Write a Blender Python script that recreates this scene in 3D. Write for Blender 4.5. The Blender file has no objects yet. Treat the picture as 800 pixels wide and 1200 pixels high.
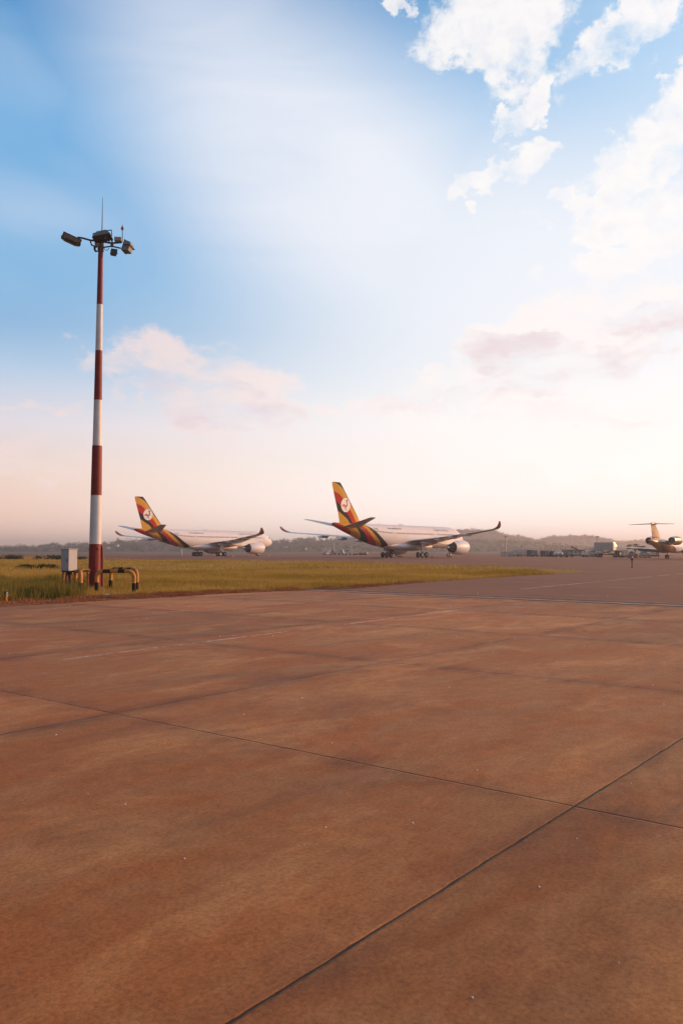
import bpy, bmesh, math, random
import numpy as np
from mathutils import Vector, Matrix

R = math.radians
SC = bpy.context.scene
COL = SC.collection
random.seed(7)
RNG = np.random.default_rng(11)

# ------------------------------------------------------------------ camera
F, HZ, H = 950.0, 645.5, 1.7
PITCH = math.atan((HZ - 600) / F)
cam = bpy.data.cameras.new('camera')
cam.sensor_fit = 'VERTICAL'
cam.sensor_height = 36.0
cam.lens = F / 1200 * 36.0
cam.clip_start = 0.1
cam.clip_end = 12000
camo = bpy.data.objects.new('camera', cam)
camo.location = (0, 0, H)
camo.rotation_euler = (R(90) + PITCH, 0, 0)
COL.objects.link(camo)
SC.camera = camo


def ray(px, py):
    a = (px - 400) / F
    b = (600 - py) / F
    return Vector((a, math.cos(PITCH) - b * math.sin(PITCH), math.sin(PITCH) + b * math.cos(PITCH)))


def at(px, py, z=0.0):                       # ground point seen at a pixel of the 800 x 1200 photograph
    d = ray(px, py)
    t = (z - H) / d.z
    return Vector((d.x * t, d.y * t, z))


def at_y(px, Y):                             # X of a column at distance Y
    d = ray(px, 645)
    return d.x / d.y * Y


def z_at(py, Y):
    d = ray(400, py)
    return H + d.z / d.y * Y


# ------------------------------------------------------------------ node helpers
class NT:
    def __init__(s, tree):
        s.t = tree
        s.n = tree.nodes
        s.l = tree.links

    def node(s, kind, **kw):
        nd = s.n.new(kind)
        for k, v in kw.items():
            setattr(nd, k, v)
        return nd

    def put(s, sock, v):
        if isinstance(v, bpy.types.NodeSocket):
            s.l.new(v, sock)
        elif v is not None:
            sock.default_value = v

    def math(s, op, a, b=None, c=None, clamp=False):
        nd = s.node('ShaderNodeMath', operation=op, use_clamp=clamp)
        s.put(nd.inputs[0], a)
        s.put(nd.inputs[1], b)
        s.put(nd.inputs[2], c)
        return nd.outputs[0]

    def mix(s, fac, a, b, mode='MIX'):
        nd = s.node('ShaderNodeMix', data_type='RGBA', blend_type=mode)
        s.put(nd.inputs[0], fac)
        s.put(nd.inputs[6], a if isinstance(a, bpy.types.NodeSocket) else (*a, 1) if len(a) == 3 else a)
        s.put(nd.inputs[7], b if isinstance(b, bpy.types.NodeSocket) else (*b, 1) if len(b) == 3 else b)
        return nd.outputs[2]

    def ramp(s, fac, stops, interp='LINEAR'):
        nd = s.node('ShaderNodeValToRGB')
        cr = nd.color_ramp
        cr.interpolation = interp
        while len(cr.elements) > 1:
            cr.elements.remove(cr.elements[-1])
        for i, (p, c) in enumerate(stops):
            e = cr.elements[0] if i == 0 else cr.elements.new(p)
            e.position = p
            e.color = (*c, 1) if not isinstance(c, (int, float)) else (c, c, c, 1)
        s.put(nd.inputs[0], fac)
        return nd.outputs[0]

    def smooth(s, v, a, b, lo=0.0, hi=1.0):
        nd = s.node('ShaderNodeMapRange', interpolation_type='SMOOTHSTEP')
        s.put(nd.inputs[0], v)
        for i, q in enumerate((a, b, lo, hi)):
            s.put(nd.inputs[i + 1], q)
        return nd.outputs[0]

    def noise(s, vec, scale, detail=4, rough=0.5, dist=0.0, out=0, lac=2.0):
        nd = s.node('ShaderNodeTexNoise')
        if vec is not None:
            s.l.new(vec, nd.inputs['Vector'])
        s.put(nd.inputs['Scale'], scale)
        nd.inputs['Detail'].default_value = detail
        nd.inputs['Roughness'].default_value = rough
        nd.inputs['Lacunarity'].default_value = lac
        nd.inputs['Distortion'].default_value = dist
        return nd.outputs[out]

    def mapping(s, vec, loc=(0, 0, 0), rot=(0, 0, 0), scale=(1, 1, 1), kind='POINT'):
        nd = s.node('ShaderNodeMapping', vector_type=kind)
        s.l.new(vec, nd.inputs[0])
        nd.inputs[1].default_value = loc
        nd.inputs[2].default_value = rot
        nd.inputs[3].default_value = scale
        return nd.outputs[0]


def lin(r, g, b):
    def f(c):
        c /= 255
        return c / 12.92 if c <= 0.04045 else ((c + 0.055) / 1.055) ** 2.4
    return (f(r), f(g), f(b))


# ------------------------------------------------------------------ sky and sun
SUN_AZ, SUN_EL = 67.0, 13.0                  # degrees, azimuth clockwise from +Y
world = bpy.data.worlds.new('World')
SC.world = world
world.use_nodes = True
w = NT(world.node_tree)
w.n.clear()
tc = w.node('ShaderNodeTexCoord').outputs['Generated']
sep = w.node('ShaderNodeSeparateXYZ')
w.l.new(tc, sep.inputs[0])
DEG = 180 / math.pi
el = w.math('MULTIPLY', w.math('ARCSINE', sep.outputs[2]), DEG)
az = w.math('MULTIPLY', w.math('ARCTAN2', sep.outputs[0], sep.outputs[1]), DEG)
ae = w.node('ShaderNodeCombineXYZ')
w.l.new(az, ae.inputs[0])
w.l.new(el, ae.inputs[1])
AE = ae.outputs[0]


wn1 = w.noise(w.mapping(AE, scale=(0.16, 0.20, 1), loc=(3, 1, 0)), 1.0, 9, 0.62, out=1)
wv1 = w.node('ShaderNodeVectorMath', operation='SUBTRACT')
w.l.new(wn1, wv1.inputs[0])
wv1.inputs[1].default_value = (0.5, 0.5, 0.5)
wv2 = w.node('ShaderNodeVectorMath', operation='MULTIPLY_ADD')
w.l.new(wv1.outputs[0], wv2.inputs[0])
wv2.inputs[1].default_value = (13.0, 9.0, 0)
w.l.new(AE, wv2.inputs[2])
WARP = wv2.outputs[0]


def azel(px, py):
    d = ray(px, py).normalized()
    return math.degrees(math.atan2(d.x, d.y)), math.degrees(math.asin(d.z))


def blob(px, py, sx, sy, rot=0.0, src=None):      # sizes in pixels of the photograph
    a, e = azel(px, py)
    k = 16.0
    v = w.mapping(src or AE, (a, e, 0), (0, 0, R(rot)), (sx / k, sy / k, 1), 'TEXTURE')
    g = w.node('ShaderNodeTexGradient', gradient_type='SPHERICAL')
    w.l.new(v, g.inputs[0])
    return g.outputs['Fac']


def stops(lst, lo=-10.0, hi=90.0):
    return [((e - lo) / (hi - lo), lin(*c)) for e, c in lst]


eln = w.math('DIVIDE', w.math('ADD', el, 10.0), 100.0, clamp=True)
left = w.ramp(eln, stops([(-10, (120, 95, 85)), (-1, (200, 160, 140)), (0.4, (236, 188, 165)), (2.2, (243, 200, 178)), (5.5, (247, 218, 202)),
                          (8.5, (231, 222, 229)), (12, (176, 204, 232)), (15, (142, 186, 225)), (18, (134, 186, 228)), (22, (124, 181, 227)),
                          (28, (104, 172, 224)), (34, (64, 142, 202)), (45, (80, 125, 175)), (60, (120, 135, 150)), (90, (130, 132, 135))]))
right = w.ramp(eln, stops([(-10, (150, 120, 100)), (0, (250, 230, 220)), (4, (252, 241, 237)), (10, (255, 252, 250)),
                           (16, (244, 248, 252)), (21, (230, 240, 251)), (26, (208, 228, 248)), (32, (178, 214, 246)),
                           (38, (156, 204, 243)), (50, (120, 155, 190)), (90, (130, 132, 135))]))
# closeness to the bright side of the sky
bright = w.smooth(w.math('SUBTRACT', az, w.math('MULTIPLY', w.math('SUBTRACT', w.math('MINIMUM', el, 60.0), 12.0), 0.75)), -27.0, 16.0)
wrap = w.smooth(w.math('ABSOLUTE', w.math('SUBTRACT', az, 50.0)), 150.0, 60.0)
side = w.math('MULTIPLY', bright, wrap)
sky = w.mix(side, left, right)
# side away from the sun is dusky
back = w.smooth(w.math('ABSOLUTE', w.math('SUBTRACT', az, 50.0)), 72.0, 150.0, 1.0, 0.38)
# thin veils of high cloud
vn = w.noise(w.mapping(AE, rot=(0, 0, R(28)), scale=(0.05, 0.16, 1)), 1.0, 5, 0.5, 0.8)
vn2 = w.noise(w.mapping(AE, rot=(0, 0, R(-20)), scale=(0.035, 0.10, 1), loc=(3, 5, 0)), 1.0, 4, 0.5, 0.5)
veil = w.math('MULTIPLY', w.smooth(blob(370, 200, 440, 210, -32), 0.0, 0.82), w.smooth(vn, 0.25, 0.65, 0.76, 1.0))
veil2 = w.math('MULTIPLY', w.smooth(blob(230, 70, 230, 60, -30), 0, 1), w.smooth(vn, 0.35, 0.7, 0.0, 0.30))
veil3 = w.math('MULTIPLY', w.smooth(blob(570, 320, 420, 205, -14), 0, 0.85), 0.82)
veil4 = w.math('MULTIPLY', w.smooth(vn2, 0.46, 0.80), w.smooth(el, 2.0, 12.0, 0.1, 0.28))
veil5 = w.math('MULTIPLY', w.smooth(blob(40, 250, 200, 60, -8), 0, 1), w.smooth(vn2, 0.3, 0.7, 0.05, 0.35))
V = veil
for q in (veil2, veil3, veil4, veil5):
    V = w.math('MAXIMUM', V, q)
sky = w.mix(V, sky, w.mix(w.smooth(az, -12, 12), lin(233, 238, 249), lin(243, 246, 252)))
# clouds
wn = w.noise(w.mapping(AE, scale=(0.30, 0.34, 1)), 1.0, 3, 0.5, out=1)
wa = w.node('ShaderNodeVectorMath', operation='MULTIPLY_ADD')
w.l.new(wn, wa.inputs[0])
wa.inputs[1].default_value = (1.6, 1.3, 0)
w.l.new(AE, wa.inputs[2])
puff = w.noise(w.mapping(wa.outputs[0], loc=(4, 2, 0), scale=(0.17, 0.21, 1)), 1.0, 10, 0.60)
fine = w.noise(w.mapping(wa.outputs[0], loc=(2, 7, 0), scale=(0.6, 0.8, 1)), 1.0, 6, 0.6)


def field(blobs):
    acc = None
    for b in blobs:
        g = blob(*b[:5], src=WARP)
        g = w.smooth(g, 0.0, 0.55)
        if len(b) > 5:
            g = w.math('MULTIPLY', g, b[5])
        acc = g if acc is None else w.math('MAXIMUM', acc, g)
    return acc


sharp = field([(580, 25, 98, 92, 8), (565, 85, 62, 34, 0), (640, 100, 46, 20, 32, .85), (605, 140, 42, 17, 24, .7), (590, 165, 38, 12, 30, .75), (620, 188, 42, 22, 10, .72),
               (572, 218, 54, 17, 14, .62), (735, 40, 92, 36, 34), (700, 78, 44, 20, -20, .9), (765, 170, 100, 52, 32, .92),
               (805, 130, 60, 60, 20), (700, 228, 48, 14, 6, .9), (775, 250, 80, 34, 5, .62), (735, 300, 60, 24, 8, .5), (477, 3, 32, 15, 0, 1.1), (645, 248, 30, 10, -10, 0.65), (617, 332, 22, 14, 0, 0.62),
               (1060, 180, 240, 130, 10), (1250, 420, 300, 90, 0), (-300, 120, 160, 80, 0)])
gate = w.smooth(sharp, 0.0, 0.25)
sf = w.math('ADD', sharp, w.math('MULTIPLY', w.math('MULTIPLY', w.math('SUBTRACT', puff, 0.49), 4.2), gate))
sc_ = w.smooth(sf, 0.10, 1.10)
# soft clouds low in the sky
lowv = w.mapping(wa.outputs[0], loc=(1.5, 8, 0), scale=(0.13, 0.30, 1))
lown = w.noise(lowv, 1.0, 8, 0.58)
soft = field([(225, 430, 125, 48, -6), (255, 472, 130, 40, -14, 0.9), (150, 440, 80, 26, 0, 0.8), (80, 465, 42, 15, 0, 0.8), (35, 455, 30, 9, 0, 0.7), (285, 508, 80, 18, -5, 0.8),
              (590, 402, 78, 28, -4), (640, 440, 180, 60, 4), (720, 380, 160, 55, 6), (540, 440, 60, 16, 0, 0.8), (505, 437, 22, 12, 0, 0.7), (440, 478, 130, 24, -2, 0.8),
              (770, 300, 100, 46, 8, .7), (700, 500, 260, 60, 0), (1100, 470, 300, 80, 0), (-200, 470, 160, 50, 0), (60, 545, 150, 26, 0, 0.6), (0, 548, 40, 12, 0, 0.7)])
gl = w.smooth(soft, 0.0, 0.25)
lf = w.math('ADD', soft, w.math('MULTIPLY', w.math('MULTIPLY', w.math('SUBTRACT', lown, 0.5), 3.8), gl))
lc = w.smooth(lf, 0.2, 1.25)
shade_blob = field([(590, 415, 80, 24, -6, 1.2), (670, 440, 150, 34, 6), (760, 392, 90, 26, -8), (250, 470, 120, 32, -12, 1.1), (300, 495, 80, 18, -6), (520, 470, 120, 14, 0, 0.6), (640, 490, 200, 16, 0, 0.5)])
shn = w.noise(w.mapping(wa.outputs[0], loc=(9, 3, 0), scale=(0.2, 0.5, 1)), 1.0, 6, 0.55)
shd = w.math('MULTIPLY', w.smooth(shade_blob, 0.15, 1.1), w.smooth(shn, 0.36, 0.66))
low_lit = w.mix(w.smooth(az, -14, 8), lin(250, 228, 224), lin(255, 248, 246))
low_dark = w.mix(w.smooth(az, -14, 8), lin(232, 214, 222), lin(238, 222, 225))
lowcol = w.mix(shd, low_lit, low_dark)
sky = w.mix(w.math('MULTIPLY', lc, w.smooth(az, -20, 5, 0.80, 0.95)), sky, lowcol)
hi_shade = w.math('MULTIPLY', w.smooth(fine, 0.38, 0.70), w.smooth(sf, 0.5, 1.4, 0.05, 0.42))
hicol = w.mix(hi_shade, lin(255, 252, 250), lin(226, 226, 240))
sky = w.mix(w.math('MULTIPLY', sc_, 0.97), sky, hicol)
# physical sky under it all, same sun
nish = w.node('ShaderNodeTexSky', sky_type='NISHITA')
nish.sun_disc = False
nish.sun_elevation = R(SUN_EL)
nish.sun_rotation = R(SUN_AZ)
nish.dust_density = 2.0
bg1 = w.node('ShaderNodeBackground')
w.l.new(nish.outputs[0], bg1.inputs[0])
bg1.inputs[1].default_value = 0.1
bg2 = w.node('ShaderNodeBackground')
w.l.new(sky, bg2.inputs[0])
w.l.new(w.math('MULTIPLY', back, w.math('ADD', w.smooth(el, 7.0, 0.5, 1.08, 1.30), w.math('MULTIPLY', side, w.smooth(el, 14.0, 3.0, 0.02, 0.14)))), bg2.inputs[1])
ms = w.node('ShaderNodeMixShader')
ms.inputs[0].default_value = 0.9
w.l.new(bg1.outputs[0], ms.inputs[1])
w.l.new(bg2.outputs[0], ms.inputs[2])
wo = w.node('ShaderNodeOutputWorld')
w.l.new(ms.outputs[0], wo.inputs[0])
world.cycles.sampling_method = 'MANUAL'
world.cycles.sample_map_resolution = 512

sun = bpy.data.lights.new('sun', 'SUN')
sun.energy = 4.2
sun.angle = R(0.6)
sun.color = (1.0, 0.51, 0.24)
suno = bpy.data.objects.new('sun', sun)
sd = Vector((math.sin(R(SUN_AZ)) * math.cos(R(SUN_EL)), math.cos(R(SUN_AZ)) * math.cos(R(SUN_EL)), math.sin(R(SUN_EL))))
suno.rotation_euler = (-sd).to_track_quat('-Z', 'Y').to_euler()
suno.location = sd * 100
COL.objects.link(suno)

SC.view_settings.view_transform = 'Standard'
SC.view_settings.look = 'None'
SC.view_settings.exposure = 0.0
SC.view_settings.gamma = 1.0
SC.view_settings.use_curve_mapping = False
SC.cycles.max_bounces = 6
SC.cycles.diffuse_bounces = 3
SC.cycles.volume_bounces = 0
SC.cycles.transparent_max_bounces = 16
SC.cycles.use_denoising = True

# ------------------------------------------------------------------ materials
def mat(name, base, rough=0.6, metal=0.0, var=0.12, scale=2.0, bump=0.0, bscale=20.0, spec=0.5, coat=0.0, dirt=None, dscale=1.0):
    m = bpy.data.materials.new(name)
    m.use_nodes = True
    t = NT(m.node_tree)
    p = t.n['Principled BSDF']
    co = t.node('ShaderNodeTexCoord').outputs['Object']
    n = t.noise(co, scale, 5, 0.6)
    col = t.mix(t.smooth(n, 0.3, 0.7), tuple(c * (1 - var) for c in base), tuple(min(1, c * (1 + var)) for c in base))
    if dirt:
        dn = t.noise(t.mapping(co, scale=(1, 1, 0.35)), dscale, 6, 0.65)
        col = t.mix(t.smooth(dn, 0.48, 0.75, 0, 0.8), col, dirt)
    t.l.new(col, p.inputs['Base Color'])
    p.inputs['Roughness'].default_value = rough
    p.inputs['Metallic'].default_value = metal
    p.inputs['Specular IOR Level'].default_value = spec
    p.inputs['Coat Weight'].default_value = coat
    if bump:
        b = t.node('ShaderNodeBump')
        b.inputs['Strength'].default_value = bump
        b.inputs['Distance'].default_value = 0.02
        t.l.new(t.noise(co, bscale, 6, 0.65), b.inputs['Height'])
        t.l.new(b.outputs[0], p.inputs['Normal'])
    return m


M = {}
M['white'] = mat('white_aircraft_paint', (0.74, 0.70, 0.71), 0.5, var=0.02, coat=0.05, dirt=(0.62, 0.58, 0.56), dscale=0.25)
M['wing_grey'] = mat('grey_wing_paint', (0.40, 0.42, 0.46), 0.38, var=0.06, coat=0.1, scale=0.6, dirt=(0.28, 0.28, 0.29), dscale=0.5)
M['metal'] = mat('bare_metal', (0.62, 0.60, 0.58), 0.28, 0.9, var=0.1)
M['steel'] = mat('galvanised_steel', (0.34, 0.35, 0.36), 0.45, 0.6, var=0.15, scale=6)
M['dark'] = mat('dark_metal', (0.035, 0.035, 0.038), 0.5, 0.3, var=0.2)
M['gear'] = mat('gear_paint', (0.42, 0.42, 0.43), 0.45, 0.1, var=0.15)
M['tyre'] = mat('tyre_rubber', (0.018, 0.018, 0.019), 0.8, var=0.25, scale=8)
M['glass'] = mat('window_glass', (0.03, 0.035, 0.045), 0.12, var=0.1, spec=0.8)
M['red'] = mat('red_paint', (0.20, 0.012, 0.006), 0.6, var=0.15, scale=3, dirt=(0.12, 0.012, 0.008), dscale=1.4)
M['white_band'] = mat('white_band_paint', (0.66, 0.62, 0.60), 0.5, var=0.06, scale=3, dirt=(0.42, 0.34, 0.30), dscale=1.2)
M['yellow'] = mat('yellow_band_paint', (0.55, 0.215, 0.03), 0.6, var=0.15, scale=6, dirt=(0.26, 0.12, 0.04), dscale=5, bump=0.2)
M['black'] = mat('black_band_paint', (0.042, 0.028, 0.022), 0.8, var=0.2, scale=6, dirt=(0.09, 0.06, 0.045), dscale=5, bump=0.2, spec=0.15)
M['orange_pipe'] = mat('weathered_orange_paint', (0.42, 0.13, 0.04), 0.6, var=0.2, scale=6, dirt=(0.14, 0.06, 0.03), dscale=5)
M['cabinet'] = mat('grey_cabinet_paint', (0.47, 0.455, 0.45), 0.5, var=0.05, scale=2, dirt=(0.36, 0.31, 0.27), dscale=2.5)
M['rust'] = mat('rusty_steel', (0.16, 0.08, 0.045), 0.75, 0.2, var=0.3, scale=9, bump=0.3)
M['lamp_body'] = mat('lamp_housing_paint', (0.20, 0.195, 0.19), 0.5, 0.3, var=0.15, scale=5)
M['lamp_glass'] = mat('lamp_glass', (0.05, 0.05, 0.05), 0.15, var=0.3, spec=0.7)
M['beacon'] = mat('red_beacon_glass', (0.35, 0.02, 0.03), 0.25, var=0.1)
M['box_white'] = mat('white_box_panel', (0.62, 0.60, 0.59), 0.45, var=0.05, dirt=(0.42, 0.38, 0.35), dscale=0.8)
M['box_blue'] = mat('faded_blue_panel', (0.085, 0.12, 0.18), 0.5, var=0.15, scale=1, dirt=(0.22, 0.2, 0.19), dscale=1)
M['box_grey'] = mat('grey_panel', (0.30, 0.30, 0.31), 0.5, var=0.12, dirt=(0.2, 0.17, 0.15), dscale=1)
M['box_cream'] = mat('cream_panel', (0.80, 0.66, 0.50), 0.5, var=0.06, dirt=(0.45, 0.33, 0.23), dscale=1)
M['box_tan'] = mat('tan_panel', (0.40, 0.27, 0.17), 0.55, var=0.12, dirt=(0.22, 0.14, 0.1), dscale=1)
M['cabin_glass'] = mat('cabin_window_glass', (0.10, 0.10, 0.11), 0.6, var=0.1, spec=0.2)
M['lit_lens'] = mat('clear_headlight_lens', (0.8, 0.8, 0.78), 0.1, var=0.03, spec=1.0)
M['gold'] = mat('bronze_gold_paint', (0.55, 0.30, 0.09), 0.35, var=0.06, coat=0.2)
M['brown'] = mat('dark_brown_paint', (0.075, 0.045, 0.035), 0.4, var=0.1, coat=0.1)
M['wall_cream'] = mat('house_wall_plaster', (0.60, 0.55, 0.50), 0.8, var=0.06, scale=0.3)
M['roof_tile'] = mat('house_roof_tile', (0.26, 0.12, 0.08), 0.8, var=0.2, scale=1)
M['paper'] = mat('crumpled_paper', (0.78, 0.74, 0.72), 0.8, var=0.05)
M['bark'] = mat('tree_bark', (0.10, 0.07, 0.05), 0.9, var=0.3, scale=4)


def foliage_mat(name, c1, c2, c3, trans=0.35):
    m = bpy.data.materials.new(name)
    m.use_nodes = True
    t = NT(m.node_tree)
    t.n.clear()
    geo = t.node('ShaderNodeNewGeometry')
    co = t.node('ShaderNodeTexCoord').outputs['Object']
    big = t.noise(co, 0.11, 4, 0.55)
    v = t.math('ADD', t.math('MULTIPLY', geo.outputs['Random Per Island'], 0.55), t.math('MULTIPLY', t.smooth(big, 0.3, 0.7), 0.5))
    col = t.ramp(v, [(0.0, c1), (0.5, c2), (1.0, c3)])
    d = t.node('ShaderNodeBsdfDiffuse')
    tr = t.node('ShaderNodeBsdfTranslucent')
    t.l.new(col, d.inputs[0])
    t.l.new(col, tr.inputs[0])
    mx = t.node('ShaderNodeMixShader')
    mx.inputs[0].default_value = trans
    t.l.new(d.outputs[0], mx.inputs[1])
    t.l.new(tr.outputs[0], mx.inputs[2])
    o = t.node('ShaderNodeOutputMaterial')
    t.l.new(mx.outputs[0], o.inputs[0])
    return m


M['grass'] = foliage_mat('grass_blades', (0.20, 0.145, 0.026), (0.42, 0.28, 0.062), (0.62, 0.40, 0.13))
M['tall_grass'] = foliage_mat('tall_grass_blades', (0.08, 0.09, 0.016), (0.19, 0.165, 0.034), (0.42, 0.26, 0.075))
M['dry_grass'] = foliage_mat('dry_grass_litter', (0.20, 0.08, 0.035), (0.33, 0.14, 0.065), (0.46, 0.23, 0.12))
M['leaf_dark'] = foliage_mat('dark_leaves', (0.03, 0.038, 0.016), (0.05, 0.055, 0.022), (0.085, 0.08, 0.032))
M['leaf'] = foliage_mat('leaves', (0.04, 0.045, 0.02), (0.07, 0.07, 0.03), (0.12, 0.10, 0.05))


def ground_mat(name, c1, c2, c3, scale, rough=0.9, fine_scale=30.0, bump=0.4, dist=0.02):
    m = bpy.data.materials.new(name)
    m.use_nodes = True
    t = NT(m.node_tree)
    p = t.n['Principled BSDF']
    co = t.node('ShaderNodeTexCoord').outputs['Object']
    a = t.noise(co, scale, 6, 0.6, 0.3)
    b = t.noise(co, scale * 9, 5, 0.6)
    c = t.noise(co, fine_scale, 4, 0.7)
    v = t.math('ADD', t.math('MULTIPLY', a, 0.5), t.math('ADD', t.math('MULTIPLY', b, 0.3), t.math('MULTIPLY', c, 0.2)))
    t.l.new(t.ramp(v, [(0.34, c1), (0.5, c2), (0.66, c3)]), p.inputs['Base Color'])
    p.inputs['Roughness'].default_value = rough
    p.inputs['Specular IOR Level'].default_value = 0.15
    bp = t.node('ShaderNodeBump')
    bp.inputs['Strength'].default_value = bump
    bp.inputs['Distance'].default_value = dist
    t.l.new(c, bp.inputs['Height'])
    t.l.new(bp.outputs[0], p.inputs['Normal'])
    return m


M['terrain'] = ground_mat('far_ground_soil', (0.12, 0.11, 0.05), (0.17, 0.14, 0.075), (0.22, 0.17, 0.10), 0.02, fine_scale=2)
M['field'] = ground_mat('grass_field_ground', (0.20, 0.13, 0.028), (0.34, 0.215, 0.055), (0.48, 0.30, 0.09), 0.06, fine_scale=8, bump=0.6, dist=0.1)
M['soil'] = ground_mat('red_soil', (0.17, 0.065, 0.032), (0.28, 0.11, 0.055), (0.42, 0.19, 0.105), 0.5, fine_scale=12, bump=0.9, dist=0.08)
M['asphalt'] = ground_mat('taxiway_asphalt', (0.225, 0.09, 0.046), (0.265, 0.106, 0.054), (0.32, 0.132, 0.068), 0.08, rough=0.8, fine_scale=40, bump=0.25, dist=0.006)
M['sealant'] = mat('dark_joint_sealant', (0.045, 0.032, 0.028), 0.8, var=0.35, scale=3)
M['kerb'] = mat('pale_concrete_strip', (0.36, 0.19, 0.12), 0.85, var=0.35, scale=3)
M['hill'] = ground_mat('hill_ground', (0.03, 0.032, 0.02), (0.045, 0.043, 0.028), (0.07, 0.058, 0.04), 0.01, fine_scale=0.3)


# worn paint for the markings: pinholes show the pavement below
def worn_paint(name, colr, wear):
    m = bpy.data.materials.new(name)
    m.use_nodes = True
    t = NT(m.node_tree)
    p = t.n['Principled BSDF']
    co = t.node('ShaderNodeTexCoord').outputs['Object']
    p.inputs['Base Color'].default_value = (*colr, 1)
    p.inputs['Roughness'].default_value = 0.75
    n = t.math('ADD', t.math('MULTIPLY', t.noise(co, 0.45, 4, 0.6), 0.6), t.math('MULTIPLY', t.noise(co, 9, 5, 0.7), 0.4))
    t.l.new(t.smooth(n, wear - 0.10, wear + 0.06), p.inputs['Alpha'])
    return m


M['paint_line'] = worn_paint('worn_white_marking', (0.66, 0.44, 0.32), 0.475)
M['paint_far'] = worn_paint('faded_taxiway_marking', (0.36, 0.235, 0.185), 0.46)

# concrete apron: 5 m slabs with sealed joints, stains and brushed texture
UD = Vector((0.618, 0.786, 0))               # direction of the joints that run away to the right
VD = Vector((-0.786, 0.618, 0))              # direction of the joints that run away to the left
P1 = at(672, 945)
SLAB = (at(133, 836) - P1).length


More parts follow.
